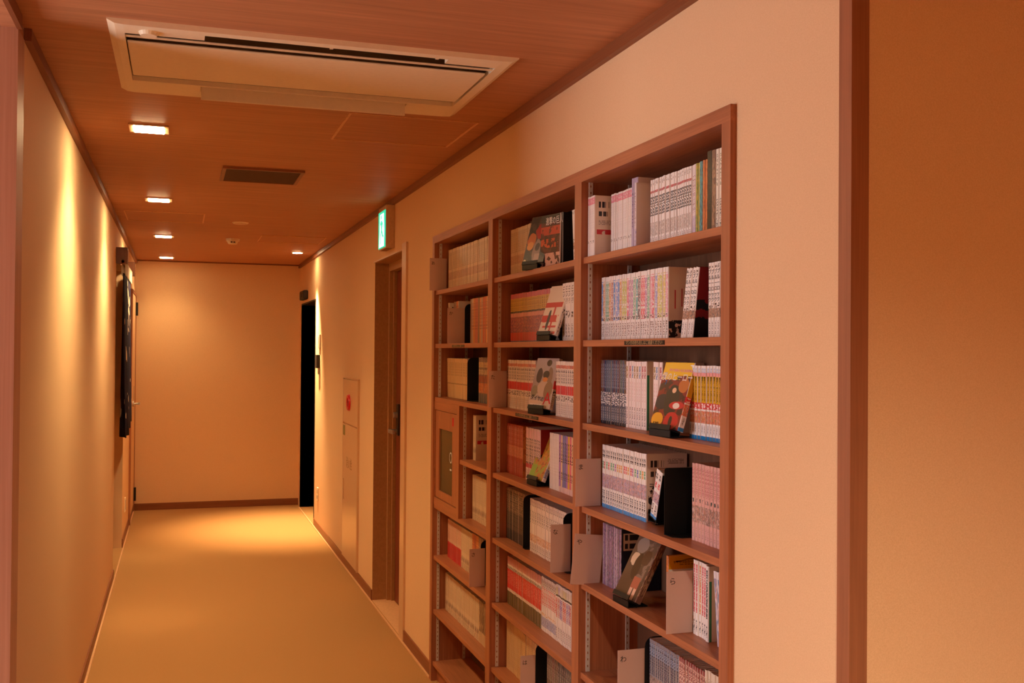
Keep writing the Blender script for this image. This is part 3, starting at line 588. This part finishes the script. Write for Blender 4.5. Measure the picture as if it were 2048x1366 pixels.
printed('sp_rainbow', 'e0a0a0', [(0, 1, 0, 1, 'rand', ['8aa040', 'e88a80', '7a78b0', 'e8788a', 'e0b038', 'b07ab8', 'e8c8a0'], 0), (.2, .8, .52, .88, 'glyph', '2c2428', 16), (.2, .8, .22, .36, 'glyph', '3a3034', 16), (0, 1, 0, .10, 'rect', 'e8c4bc', 0)])
printed('sp_ink', '6a6058', [(0, 1, .55, 1, 'art', ['b89a80', '3a3a48', 'd0b090', '5a5048'], 18), (.15, .85, .2, .95, 'glyph', '2a2624', 22), (0, 1, 0, .2, 'rect', '2e3038', 0)])
printed('sp_calm', 'eee0d4', [(.25, .75, .86, .96, 'glyph', '9a8c84', 22), (.3, .7, .55, .8, 'glyph', '4a3c38', 14), (0, 1, .20, .34, 'art', ['c86a58', 'efe2d6', 'd89a58', '6a4a58'], 20), (.3, .7, .03, .17, 'glyph', '7a6c68', 28)])
printed('sp_flag', 'ece0d4', [(0, 1, .84, 1, 'rect', 'd8988c', 0), (0, 1, .74, .80, 'glyph', '6a6048', 40), (0, 1, .34, .74, 'rect', 'd83a34', 0), (.2, .8, .44, .70, 'num', 'e88a7c', 20), (0, 1, .30, .34, 'rect', 'e8d8c8', 0), (0, 1, 0, .28, 'rect', '6a5a34', 0)])
printed('sp_sky', 'ece4e0', [(.1, .9, .80, .95, 'glyph', '8a7c74', 26), (.1, .9, .48, .80, 'glyph', 'd84a44', 16), (.2, .8, .28, .33, 'num', 'd8a038', 20), (0, 1, .08, .26, 'art', ['8aa0c8', 'd8d0d8', '6a84b8', 'e0b8b0'], 20)])
printed('sp_verse', 'ece4e0', [(0, 1, .82, .95, 'rand', ['d8d0a8', 'b8b8d0', 'e0d8c8', 'c8c0d8'], 0), (0, 1, .79, .82, 'rect', '3a302c', 0), (.15, .85, .42, .76, 'randglyph', ['d0504c', '8a6ab0', 'c06a5c'], 18), (.3, .7, .06, .26, 'glyph', '6a5c58', 24)])
printed('sp_straw', 'd8b888', [(.3, .7, .1, .9, 'glyph', 'b08a5c', 24), (0, .2, 0, 1, 'rect', 'e8d0a8', 0)])
printed('sp_gloom', '5a5454', [(0, 1, .0, 1, 'rand', ['4a4a50', '7a4a48', '5a6060', '6a5848', '3a3a44'], 0), (.2, .8, .5, .9, 'glyph', 'a89c94', 18), (0, 1, .30, .34, 'rect', 'c8b090', 0), (0, 1, 0, .3, 'rect', 'c8b090', 0)])
printed('sp_autumn', 'c8793c', [(0, 1, 0, 1, 'rand', ['c85a2c', 'd88a48', '8a6a50', 'c86a50', '9a8068', 'd87a38', 'b8a088'], 0), (.2, .8, .3, .9, 'glyph', '8a4028', 14)])
printed('sp_mono', 'd8b27c', [(.25, .75, .55, .9, 'glyph', 'a07848', 16), (0, 1, .35, .38, 'rect', 'a07848', 0)])
printed('sp_stripe', '6a5048', [(0, 1, .78, .90, 'glyph', 'd8b070', 30), (0, 1, .62, .74, 'glyph', 'd8c090', 30), (0, 1, .46, .60, 'rect', '8a3c30', 0), (0, 1, .22, .44, 'art', ['d88848', 'a84a30', 'e0b070'], 14), (0, 1, 0, .2, 'rect', '4a4a50', 0)])
printed('sp_crimson', 'e0b8a0', [(0, 1, 0, .42, 'rect', 'c83038', 0), (.2, .8, .1, .38, 'glyph', 'a82028', 24), (.2, .8, .5, .95, 'glyph', 'c87a60', 22)])
printed('sp_fawn', 'e0c8a8', [(.2, .8, .4, .95, 'glyph', 'b89878', 24), (0, 1, 0, .30, 'blob', '6a4a38', .56)])
printed('sp_shadow', 'c8a880', [(.1, .9, .28, 1, 'art', ['3a2c24', '6a4a38', 'c8a880'], 6)])

class Bk:
    pass
books = []; uid = 0
def add_book(Y, z, t, h, sp, cv, label, group, X=1.25, d=.128, lean=0.0, name='paperback_book', vis=True, text=None):
    global uid
    b = Bk(); b.__dict__.update(locals()); b.uid = uid; uid += 1
    r = math.hypot(X, Y); b.area = t*h*X/(r**4) if vis else 0
    books.append(b)
def row(z, y0, y1, n, h, sp, label, cv='cov_white', X=1.25, d=.128, vlim=None, lean=0.0, group=None, text=None, name='paperback_book', cover_last=None, jit=1.0):
    t = (y0-y1)/n; c = math.cos(lean); s = math.sin(abs(lean))
    for i in range(n):
        y = y0 - t*(i+.5)
        xx = X + random.uniform(-.0015, .0015)*jit; hh = h + random.uniform(-.0008, .0008)*jit
        th = t*c - .0007 - (0 if lean == 0 else .0)
        add_book(y, z, th, hh, sp, cover_last if (cover_last and i == n-1) else cv, label, group or label, xx, min(d, XBK-.0015-xx), lean, name, vis=(vlim is None or y+t/2 > vlim), text=text)
V3, V2, V1 = 2.203, 3.210, 4.223     # nearer books in each bay stand hidden behind the upright
N3 = 'bay next to the corner post'; N2 = 'middle bay'; N1 = 'bay with the glass cabinet'
S1, S2, S3, S4, S5, S6 = 1.898, 1.641, 1.385, 1.128, .892, .615
# bay 3
row(S1, 2.985, 2.930, 4, .186, 'sp_pink', 'white book with pink spine top pulled forward on top shelf', X=1.205, cover_last='cov_barcode_cream')
row(S1, 2.911, 2.730, 14, .186, 'sp_pink', 'white paperback with pink spine top on top shelf, '+N3)
row(S1, 2.730, 2.684, 3, .205, 'sp_lilac', 'taller lilac grey paperback between pink topped and lettered white rows', X=1.235)
row(S1, 2.683, 2.672, 1, .187, 'sp_mix_a', 'pale book pulled forward before the black lettered white row', X=1.225)
row(S1, 2.635, 2.387, 18, .187, 'sp_beast', 'white paperback with black capital lettering and red initial, top shelf', text='beast')
row(S1, 2.387, 2.364, 2, .187, 'sp_mix_a', 'pale mauve paperback beside the black lettered row, top shelf')
row(S1, 2.364, 2.344, 2, .188, 'sp_green', 'mottled olive yellow paperback on top shelf')
row(S1, 2.344, 2.327, 1, .188, 'sp_teal', 'teal and blue patterned paperback on top shelf')
row(S1, 2.327, 2.305, 2, .190, 'sp_orange', 'bright orange patterned paperback on top shelf')
row(S1, 2.305, 2.280, 1, .208, 'sp_black', 'tall black book beside orange paperbacks on top shelf', cv='cov_dark')
row(S1, 2.280, 2.261, 1, .206, 'sp_brown', 'tall brown mottled book on top shelf')
row(S1, 2.261, 2.229, 2, .205, 'sp_tallcream', 'tall cream book beside the corner post on top shelf')
row(S1, 2.229, 2.205, 1, .203, 'sp_black', 'tall black book against the side panel on top shelf', cv='cov_dark')
row(S1, 2.205, 2.125, 4, .203, 'sp_brown', 'tall brown mottled book on top shelf', vlim=V3)
seqc = 'blue orange green green orange brown blue violet blue orange lime lime red mauve mauve green teal black red red mauve green pink red violet yellow lime yellow pink'.split()
for i, c_ in enumerate(seqc):
    t_ = (2.982-2.520)/len(seqc)
    row(S2, 2.982-i*t_, 2.982-(i+1)*t_, 1, .194, 'sp_onep_'+c_, 'white paperback with %s title on the second shelf, %s' % (c_, N3), cv='cov_vine' if i == len(seqc)-1 else 'cov_white', group='pastel titled white paperbacks on the second shelf')
row(S2, 2.448, 2.378, 4, .182, 'sp_lock', 'white book leaning over, bold black katakana on its spine', lean=math.radians(11), text='lock', cover_last='cov_redblack')
row(S2, 2.299, 2.125, 11, .186, 'sp_lock', 'upright white book with bold black katakana on its spine, second shelf', vlim=V3, text='lock')
row(S3, 2.981, 2.788, 12, .195, 'sp_night', 'slate blue paperback with white lower spine, third shelf')
row(S3, 2.788, 2.650, 8, .193, 'sp_rose', 'blush white paperback beside slate blue row, third shelf', cover_last='cov_green_edge')
row(S3, 2.611, 2.553, 3, .193, 'sp_rose', 'blush white paperback behind the yellow display book, third shelf')
row(S3, 2.398, 2.125, 18, .187, 'sp_hero', 'yellow and white paperback with red volume number and blue foot', vlim=V3, text='hero', X=1.252)
row(S4, 2.968, 2.649, 20, .191, 'sp_silver', 'white paperback with sky blue foot, fourth shelf', cover_last='cov_barcode')
row(S4, 2.375, 2.125, 16, .196, 'sp_blush', 'dusty pink paperback beside black metal bookend, fourth shelf', vlim=V3)
row(S5, 2.960, 2.821, 9, .187, 'sp_plum', 'plum striped paperback in clear sleeve, fifth shelf', cover_last='cov_navy_label')
row(S5, 2.367, 2.296, 5, .188, 'sp_color', 'white paperback with coloured title behind index card, fifth shelf')
row(S5, 2.294, 2.279, 1, .186, 'sp_color', 'white book with green edged cover leaning on slim booklets', cv='cov_green_edge', X=1.245)
row(S5, 2.242, 2.170, 5, .180, 'sp_thin', 'slim pale booklet leaning against the side panel, fifth shelf', lean=math.radians(-7), vlim=2.18)
row(S6, 2.620, 2.446, 14, .198, 'sp_slate', 'slate paperback with dense dark lettering, sixth shelf')
row(S6, 2.446, 2.303, 11, .198, 'sp_wine', 'wine red paperback with pale edge, sixth shelf')
row(S6, 2.303, 2.125, 13, .205, 'sp_ivory', 'ivory paperback beside wine red row, sixth shelf', vlim=V3)
# bay 2
row(1.898, 3.915, 3.640, 18, .188, 'sp_tan', 'tan paperback in the row behind two dark display books', cover_last='cov_cream')
row(1.898, 3.345, 3.325, 1, .188, 'sp_black', 'black book with barcode label on its cover, top shelf', cv='cov_black_label')
row(1.898, 3.225, 3.165, 3, .182, 'sp_lock', 'white book leaning away beside the black barcode labelled book', lean=math.radians(-6), vlim=V2)
row(S2, 3.908, 3.452, 30, .189, 'sp_gold', 'paperback with gold upper spine and red foot, second shelf, '+N2)
row(S2, 3.452, 3.424, 1, .189, 'sp_bigwhite', 'thick white book ending the gold and red row', cv='cov_barcode')
row(S2, 3.325, 3.052, 10, .198, 'sp_bigwhite', 'tall thick white book beside red and white display book', vlim=V2)
row(1.382, 3.936, 3.600, 21, .190, 'sp_ace', 'white paperback with broad red band beside index card, third shelf')
row(1.382, 3.386, 3.052, 20, .190, 'sp_ace', 'white paperback with red band between display book and upright, third shelf', vlim=V2)
row(1.124, 3.938, 3.745, 14, .197, 'sp_rust', 'rust red paperback with pale lettering, fourth shelf', cv='cov_orange', cover_last='cov_orange')
row(1.124, 3.705, 3.541, 9, .197, 'sp_candy', 'pink white paperback with heavy black title, fourth shelf', cover_last='cov_redblack')
row(1.124, 3.446, 3.349, 8, .196, 'sp_snow', 'plain white paperback beside green display book, fourth shelf')
row(1.124, 3.349, 3.052, 17, .196, 'sp_rainbow', 'brightly coloured paperback, a different colour each, fourth shelf', vlim=V2)
row(.866, 3.938, 3.694, 13, .199, 'sp_ink', 'dark patterned paperback on the fifth shelf, '+N2)
row(.866, 3.650, 3.272, 20, .195, 'sp_calm', 'white paperback with small lower pictures, fifth shelf, '+N2)
row(.609, 3.920, 3.519, 24, .188, 'sp_flag', 'paperback with red middle band and olive foot, sixth shelf')
row(.609, 3.519, 3.366, 9, .191, 'sp_sky', 'white paperback with red title and pale blue foot, sixth shelf')
row(.609, 3.366, 3.052, 19, .195, 'sp_verse', 'white paperback with dark ring near spine top, sixth shelf', vlim=V2)
row(.354, 3.927, 3.560, 20, .186, 'sp_straw', 'straw coloured paperback on the seventh shelf, '+N2)
row(.354, 3.455, 3.052, 22, .195, 'sp_gloom', 'dark grey paperback with tan foot, seventh shelf', vlim=V2)
# bay 1
row(1.900, 4.905, 4.010, 50, .198, 'sp_tan', 'tan paperback on top shelf, '+N1, vlim=V1)
row(S2, 4.905, 4.885, 1, .200, 'sp_fawn', 'fawn book at the panel behind index card, second shelf', cv='cov_barcode_cream')
row(S2, 4.796, 4.700, 4, .200, 'sp_autumn', 'russet paperback behind index card, second shelf')
row(S2, 4.503, 4.010, 20, .200, 'sp_autumn', 'russet or ochre paperback beside black bookend, second shelf', vlim=V1)
row(1.382, 4.899, 4.535, 13, .188, 'sp_mono', 'cream book leaning in third shelf row beside black bookend', lean=math.radians(-5))
row(1.382, 4.363, 4.010, 21, .197, 'sp_stripe', 'dark paperback with striped spine beyond black bookend, third shelf', vlim=V1)
row(1.124, 4.440, 4.395, 3, .198, 'sp_fawn', 'fawn paperback beside the glass cabinet door, upper niche', cover_last='cov_barcode_cream')
row(.861, 4.440, 4.010, 24, .198, 'sp_fawn', 'fawn paperback in the niche below the barcode cover', vlim=V1)
row(.611, 4.882, 4.628, 13, .184, 'sp_crimson', 'pale paperback with crimson lower spine under glass cabinet')
row(.611, 4.628, 4.440, 10, .185, 'sp_fawn', 'fawn paperback with dark foot beside crimson row')
row(.611, 4.440, 4.270, 8, .188, 'sp_autumn', 'russet paperback behind the lowest index card of the cabinet bay')
row(.348, 4.915, 4.317, 32, .180, 'sp_fawn', 'fawn paperback on the lowest filled shelf, '+N1)
row(.348, 4.317, 4.010, 15, .182, 'sp_shadow', 'brown and tan paperback ending the lowest filled shelf', vlim=V1)

def book_mesh(b, mb, T=None, u=None):
    t, h, d = b.t/2, b.h, b.d; r = min(.0022, t*.35); u = b.uid % 997 if u is None else u
    out = [(-t, d), (-t, r), (-t+r, 0), (t-r, 0), (t, r), (t, d)]
    fx = (lambda p: tuple(T @ Vector(p))) if T is not None else (lambda p: p)
    for i in range(5):
        a, c = out[i], out[i+1]
        pts = [fx((a[0], a[1], 0)), fx((c[0], c[1], 0)), fx((c[0], c[1], h)), fx((a[0], a[1], h))]
        if i in (0, 4):
            if i == 0: ua, uc = 1.0, 0.0
            else: ua, uc = 0.001, .999
            mb.poly(pts, 1, [(ua, 0), (uc, 0), (uc, 1), (ua, 1)])
        else:
            ua, uc = (a[0]+t)/(2*t), (c[0]+t)/(2*t); e = .001
            ua, uc = min(max(ua, e), 1-e), min(max(uc, e), 1-e)
            mb.poly(pts, 0, [(u+ua, 0), (u+uc, 0), (u+uc, 1), (u+ua, 1)])
def page_mesh(b, mb, T=None, mi=0):
    t, h, d = b.t/2-.0008, b.h-.002, b.d-.002
    fx = (lambda p: tuple(T @ Vector(p))) if T is not None else (lambda p: p)
    n = MB().box(-t, t, .0008, d, .0015, h); i = len(mb.v)
    mb.v += [fx(p) for p in n.v]; mb.f += [tuple(q+i for q in f) for f in n.f]; mb.mi += [mi]*6
def book_matrix(b):
    lift = abs(math.sin(b.lean))*b.t/2
    return Matrix.Translation((b.X, b.Y, b.z+lift)) @ Matrix.Rotation(-math.pi/2, 4, 'Z') @ Matrix.Rotation(b.lean, 4, 'Y')
N_FACE = 9
books.sort(key=lambda b: -b.area)
near, rest = books[:300-N_FACE], books[300-N_FACE:]
_pm = {}
VERT = {'lock': 'ブ\nル\nー\nロ\nッ\nク', 'hero': '僕\nの\nヒ\nー\nロ\nー\nア\nカ\nデ\nミ\nア'}
for b in near:
    mb = MB(); book_mesh(b, mb)
    o = mb.obj(b.name, [b.sp, b.cv]); o.matrix_world = book_matrix(b)
    tag(o, b.label, 'book', b.group)
    key = (round(b.t, 4), round(b.h, 3), round(b.d, 3))
    if key not in _pm:
        q = MB(); page_mesh(b, q); _pm[key] = q.mesh('page_block', 'paper')
    p = bpy.data.objects.new('page_block', _pm[key]); COL.objects.link(p); p.parent = o
    if b.text == 'beast':
        text_on('title_text', 'EASTARS', .0135, 'ink', o, (0, -.0004, b.h*.60), (0, 0, -1), (1, 0, 0), sx=1.02)
        text_on('initial_text', 'B', .0140, 'ink_red', o, (0, -.0004, b.h*.815), (0, 0, -1), (1, 0, 0), sx=1.0)
    elif b.text == 'lock':
        text_on('title_text', VERT['lock'], .0135, 'ink', o, (0, -.0004, b.h*.685), (1, 0, 0), (0, 0, 1), space_line=1.02)
    elif b.text == 'hero':
        text_on('title_text', VERT['hero'], .0072, 'ink', o, (0, -.0004, b.h*.68), (1, 0, 0), (0, 0, 1), space_line=.78)
# every further paperback, too many to keep as things of their own
mats = []; mb = MB()
def mslot(n):
    if n not in mats: mats.append(n)
    return mats.index(n)
for b in rest:
    T = book_matrix(b); k0 = len(mb.f); book_mesh(b, mb, T)
    a, c = mslot(b.sp), mslot(b.cv)
    for i in range(k0, k0+5): mb.mi[i] = a if mb.mi[i] == 0 else c
    page_mesh(b, mb, T, mslot('paper'))
o = mb.obj('paperback_rows', mats)
tag(o, 'remaining rows of small paperbacks in the middle and cabinet bays', 'books', kind='stuff')

# ------------------------------------------------------------------ display books on black stands
printed('art_hero', '7a1616', [(0, 1, 0, 1, 'blob', '3a0e12', .52), (0, 1, .80, 1, 'rect', 'e8b818', 0), (0, .9, .74, .82, 'blob', 'e8b818', .44), (.0, .45, .28, .52, 'ell', '201828', .5), (.30, .78, .18, .66, 'ell', '1c1518', .6), (.42, .66, .55, .66, 'ell', '0c0a0c', .3), (.48, .62, .54, .62, 'ell', 'e8b890', .2), (.66, 1, .55, .76, 'ell', 'b8682c', .6), (.50, 1, .30, .42, 'ell', 'b81c24', .5), (.62, .85, .31, .40, 'ell', 'e0d0c4', .8), (.44, .92, .0, .26, 'ell', 'b81820', .7), (.6, .72, .05, .2, 'ell', '1a1014', .5), (0, .40, .03, .24, 'ell', 'e0a024', .5), (0, .32, 0, .05, 'rect', 'e8b818', 0)])
printed('art_sepia', '4a3226', [(0, 1, 0, 1, 'grad', ['4a3020', '5e4a3e'], 0), (.55, 1, .3, .95, 'blob', '7a6458', .5), (.10, .60, .72, .97, 'ell', '8a7c74', .8), (.08, .45, .50, .72, 'ell', 'd0b494', 1.2), (.42, .62, .40, .66, 'ell', 'dcc8ac', 1.3), (.30, .62, .30, .72, 'ell', '3a2418', .6), (.55, .90, .55, .80, 'ell', '4a2e20', .8), (.55, .86, .18, .36, 'rect', 'a85c44', 0), (.56, .68, 0, .18, 'rect', 'd8a88c', 0), (.73, .85, 0, .18, 'rect', 'd8a88c', 0)])
printed('art_storm', '2c2420', [(0, 1, 0, 1, 'blob', '4a3c30', .5), (.35, .95, .52, .86, 'ell', 'a8201c', .9), (.02, .42, .36, .66, 'ell', 'c8702c', .6), (.06, .36, .30, .48, 'ell', 'dc9a48', .5), (.36, .72, .06, .52, 'ell', '9a8478', .9), (.46, .68, .28, .44, 'ell', '4a3c34', .8), (.5, .74, .02, .22, 'rect', 'c0a494', 0), (.0, .16, .0, .12, 'ell', 'f0e0b0', .3)])
printed('art_giant', '5a2018', [(0, 1, 0, 1, 'blob', '3a1410', .5), (0, 1, .86, 1, 'rect', '1a1010', 0), (0, 1, .62, .78, 'blob', 'b84028', .45), (0, .9, .38, .55, 'blob', 'c05028', .5), (0, 1, 0, .28, 'blob', 'd8a890', .48)])
printed('art_red', 'e6cfb4', [(.0, .95, .56, .66, 'rect', 'c83028', 0), (0, .9, .26, .40, 'blob', 'c83028', .4), (0, .95, .02, .07, 'rect', 'c83028', 0), (.15, .9, .15, .19, 'rect', 'c83028', 0), (.55, .64, .07, .56, 'rect', 'c83028', 0), (.30, .46, .10, .52, 'ell', '3a302c', .8)])
printed('art_ball', 'b8a89c', [(0, 1, .3, 1, 'grad', ['9a8478', 'b8b0b4'], 0), (.12, .40, .50, .80, 'ell', '3c3036', .7), (.62, .88, .42, .82, 'ell', '8a7260', .6), (.28, .80, .24, .56, 'ell', 'c8b09c', .9), (.60, .98, .16, .55, 'ell', '8a6e54', .8), (.02, .30, .22, .46, 'ell', '8a8068', .7), (.42, .72, .60, .75, 'ell', '2c2a30', .3), (.44, .68, .53, .62, 'ell', 'd08a4c', .3), (.50, .74, .84, .97, 'ell', '3a2c28', .3), (0, 1, .0, .16, 'rect', 'd8bca0', 0), (.08, .62, .03, .09, 'rect', 'efe2d4', 0)])
printed('art_green', 'c07838', [(0, 1, 0, 1, 'blob', 'a0a03c', .5), (0, 1, .5, 1, 'blob', 'd09a40', .48), (.2, 1, .1, .7, 'blob', '9a5a2c', .56), (0, .35, 0, .3, 'blob', '8ab040', .42)])
printed('art_white', WH, [(0, 1, .1, .8, 'blob', 'c89a88', .52)])
def facebook(X, Y, z, yaw, lean, w, h, t, front, side, label, texts=(), stand_label=None, n=1, sw=.36, sh=.82):
    root = Matrix.Translation((X, Y, z)) @ Matrix.Rotation(-math.pi/2+yaw, 4, 'Z') @ Matrix.Rotation(-lean, 4, 'X')
    for j in range(n):
        mb = MB(); y0 = j*(t+.001); hw = w/2
        mb.poly([(-hw, 0, 0), (hw-.002, 0, 0), (hw-.002, 0, h), (-hw, 0, h)], 0, [(0.001, 0), (.999, 0), (.999, .999), (0.001, .999)])
        mb.poly([(hw-.002, 0, 0), (hw, .002, 0), (hw, .002, h), (hw-.002, 0, h)], 1, [(.001, 0), (.12, 0), (.12, 1), (.001, 1)])
        mb.poly([(hw, .002, 0), (hw, t-.002, 0), (hw, t-.002, h), (hw, .002, h)], 1, [(.12, 0), (.88, 0), (.88, 1), (.12, 1)])
        mb.poly([(hw, t-.002, 0), (hw-.002, t, 0), (hw-.002, t, h), (hw, t-.002, h)], 1, [(.88, 0), (.999, 0), (.999, 1), (.88, 1)])
        mb.poly([(hw-.002, t, 0), (-hw, t, 0), (-hw, t, h), (hw-.002, t, h)], 2)
        o = mb.obj('display_book', [front, side, 'cov_white']); o.matrix_world = root @ Matrix.Translation((0, y0, 0))
        tag(o, label, 'book', label if n > 1 else None)
        part('page_block', B(-hw+.002, hw-.001, .001, t-.001, .0015, h-.002), 'paper', o)
        for (nm, body, size, mat, px, pz, tilt, sxx) in texts:
            text_on(nm, body, size, mat, o, (px, -.0006, pz), (math.cos(tilt), 0, math.sin(tilt)), (-math.sin(tilt), 0, math.cos(tilt)), sx=sxx)
    if stand_label:
        s = empty('book_stand', (X, Y, z), stand_label, 'book stand'); T = t*n+.002*n
        s.matrix_world = root
        hw = w*sw
        part('back_plate', B(-hw, hw, T, T+.002, -.012, h*sh), 'black_metal', s); part('ledge', B(-hw, hw, -.012, T, -.0035, -.0005), 'black_metal', s); part('lip', B(-hw, hw, -.014, -.012, -.0035, .010), 'black_metal', s)
        # feet reach the shelf
        drop = .019
        inv = Matrix.Rotation(lean, 4, 'X')
        ft = MB().box(-hw, hw, -.012, .05, -drop, -drop+.002).box(-hw, hw, -.012, -.009, -drop, -.001)
        f_ = part('foot', ft, 'black_metal', s); f_.matrix_local = inv
facebook(1.195, 2.431, 1.385+.021, .154, .299, .128, .180, .018, 'art_hero', 'sp_hero', 'yellow topped display book with dark red cover picture on black stand',
    [('title_text', '僕のヒーロー', .0245, 'ink_white', 0.004, .139, -.02, .92), ('subtitle_text', 'MY HERO ACADEMIA', .0105, 'ink_pink', .012, .158, -.02, 1), ('volume_text', '7', .018, 'ink_blue', -.040, .124, 0, 1), ('author_text', 'KOHEI\nHORIKOSHI', .0085, 'ink', -.040, .010, 0, 1)],
    'black bookstand under the yellow topped display book')
facebook(1.204, 2.690, .892+.021, .061, .48, .128, .184, .02, 'art_sepia', 'sp_brown', 'sepia brown display book leaning far back on fifth shelf', (), 'black bookstand under the sepia brown display book')
facebook(1.198, 3.495, 1.898+.018, .297, .259, .128, .184, .018, 'art_storm', 'sp_black', 'dark display book with red and orange shapes on top shelf', (), 'black bookstand under the dark red and orange display book')
facebook(1.231, 3.402, 1.898+.001, .201, .02, .128, .186, .016, 'art_giant', 'sp_ivory', 'dark red upright display book with heavy white title characters', [('title_text', '進撃の巨人', .030, 'ink_white', .024, .162, 0, .75)])
facebook(1.200, 3.350, 1.641+.021, .20, .330, .118, .182, .014, 'art_red', 'sp_bigwhite', 'cream display book with bold red bars on second shelf', (), 'black bookstand under the cream display book with red bars')
facebook(1.217, 3.474, 1.382+.021, .28, .24, .130, .184, .018, 'art_ball', 'sp_ace', 'grey display book with large red letter on third shelf',
    [('title_text', 'ダイヤの', .021, 'ink', -.018, .036, -.10, 1), ('initial_text', 'A', .062, 'ink_red', .042, .036, .10, 1.1), ('author_text', 'Yuji Terajima', .0085, 'ink', -.012, .011, 0, 1)],
    'black bookstand under the grey display book with red letter')
facebook(1.224, 3.525, 1.124+.021, .102, .401, .120, .178, .016, 'art_green', 'sp_sky', 'green and orange display book leaning back on fourth shelf', (), 'black bookstand under the green and orange display book')
facebook(1.304, 2.622, 1.128+.026, -math.pi/2, .30, .108, .140, .0175, 'art_white', 'sp_silver', 'pale book leaning sideways on black stand beside large bookend', (), 'black bookstand turned sideways beside the large bookend', n=2, sw=.5, sh=.96)
# yellow topped book shown by its cover
add = Bk(); 
mb = MB(); add.t, add.h, add.d, add.uid = .012, .178, .105, 5; book_mesh(add, mb)
o = mb.obj('paperback_book', ['sp_orange', 'cov_yellow']); add.X, add.Y, add.z, add.lean = 1.228, 2.47, .892, 0; o.matrix_world = book_matrix(add)
tag(o, 'yellow and white guide book with coloured blocks behind index card', 'book'); q = MB(); page_mesh(add, q); part('page_block', q, 'paper', o)
text_on('title_text', 'サイレスDカーリング', .0085, 'ink', o, (.00625, .056, .160), (0, 1, 0), (0, 0, 1))

# ------------------------------------------------------------------ black metal bookends
def bookend(Y, z, label, x0=1.238, x1=1.365, h=.172, flip=1, foot=.09, r=.025):
    o = empty('bookend', ((x0+x1)/2, Y, z), label, 'bookend'); a = (x1-x0)/2; pts = []
    for cx_, cz_, t0 in ((a-r, h-r, 0), (-a+r, h-r, math.pi/2)):
        pts += [(cx_+r*math.cos(t0+q*math.pi/8), cz_+r*math.sin(t0+q*math.pi/8)) for q in range(5)]
    pts = [(a, 0)] + pts + [(-a, 0)]
    part('upright_plate', MB().prism([(x, 0, zz) for x, zz in pts], (0, .0018, 0)), 'black_metal', o)
    part('foot_plate', MB().prism([(-a, 0, .0002), (a, 0, .0002), (a, -flip*foot, .0002), (-a+.02, -flip*foot, .0002), (-a, -flip*foot*.72, .0002)], (0, 0, .0014)), 'black_metal', o)
bookend(2.455, 1.128, 'large black bookend plate beside the dusty pink paperbacks', x0=1.212, x1=1.352, h=.174, foot=.06, r=.006)
bookend(2.379, .892, 'black bookend behind the fifth shelf index card', x0=1.262, x1=1.375, h=.178, flip=-1, foot=.06)
bookend(2.623, .615, 'black bookend beside slate paperbacks on sixth shelf', h=.200, flip=-1, foot=.05)
bookend(3.693, .866, 'black bookend ending the dark patterned row', h=.200, flip=1, foot=.035)
bookend(3.268, .866, 'black bookend behind the middle bay index card', h=.195, foot=.05)
bookend(3.540, .354, 'black bookend between straw coloured and dark grey paperbacks', h=.195, foot=.05)
bookend(3.320, 1.898, 'tall black bookend beside the black barcode labelled book', x0=1.25, h=.190, foot=.05)
bookend(4.640, S2, 'black bookend behind the hiragana card on second shelf', x0=1.262, h=.185, foot=.08)
bookend(4.500, 1.382, 'black bookend after the leaning cream books', h=.195, foot=.10)
bookend(4.262, .611, 'black bookend behind the lowest card of the cabinet bay', h=.185, foot=.04)

# ------------------------------------------------------------------ index cards with handwritten kana
def card(Y, z, x0, x1, h, ch, label, yaw=0.0, roll=0.0):
    o = empty('index_card', (x0, Y, z), label, 'index card', rot=(0, roll, yaw)); w_ = x1-x0
    part('sheet', B(0, w_, 0, .0012, 0, h), 'card_film', o, bevel=.0003)
    text_on('kana_text', ch, .020, 'ink', o, (.017, -.0004, h-.026), (1, 0, 0), (0, 0, 1))
card(2.972, 1.129, 1.165, 1.249, .146, 'ま', 'grey index card lettered ma in front of sky blue footed row')
card(2.968, .893, 1.148, 1.245, .155, 'や', 'grey index card lettered ya leaning beside plum striped booklets', roll=.10)
card(2.372, .893, 1.178, 1.252, .157, 'ら', 'grey index card lettered ra standing before the yellow guide book')
card(2.632, .616, 1.160, 1.258, .166, 'わ', 'grey index card lettered wa on the sixth shelf')
card(3.939, 1.383, 1.172, 1.247, .145, 'た', 'grey index card lettered ta beside the red banded row')
card(3.255, .867, 1.188, 1.260, .160, 'な', 'grey index card lettered na before the middle bay bookend')
card(3.558, .355, 1.186, 1.253, .150, 'は', 'grey index card lettered ha on the seventh shelf')
card(4.915, 1.901, 1.158, 1.243, .158, 'あ', 'grey index card lettered a sticking out on top shelf')
card(4.652, 1.642, 1.182, 1.292, .164, 'か', 'grey index card lettered ka on the second shelf')
card(4.212, .612, 1.174, 1.243, .160, 'さ', 'grey index card lettered sa under the glass cabinet')
bpy.context.view_layer.update()
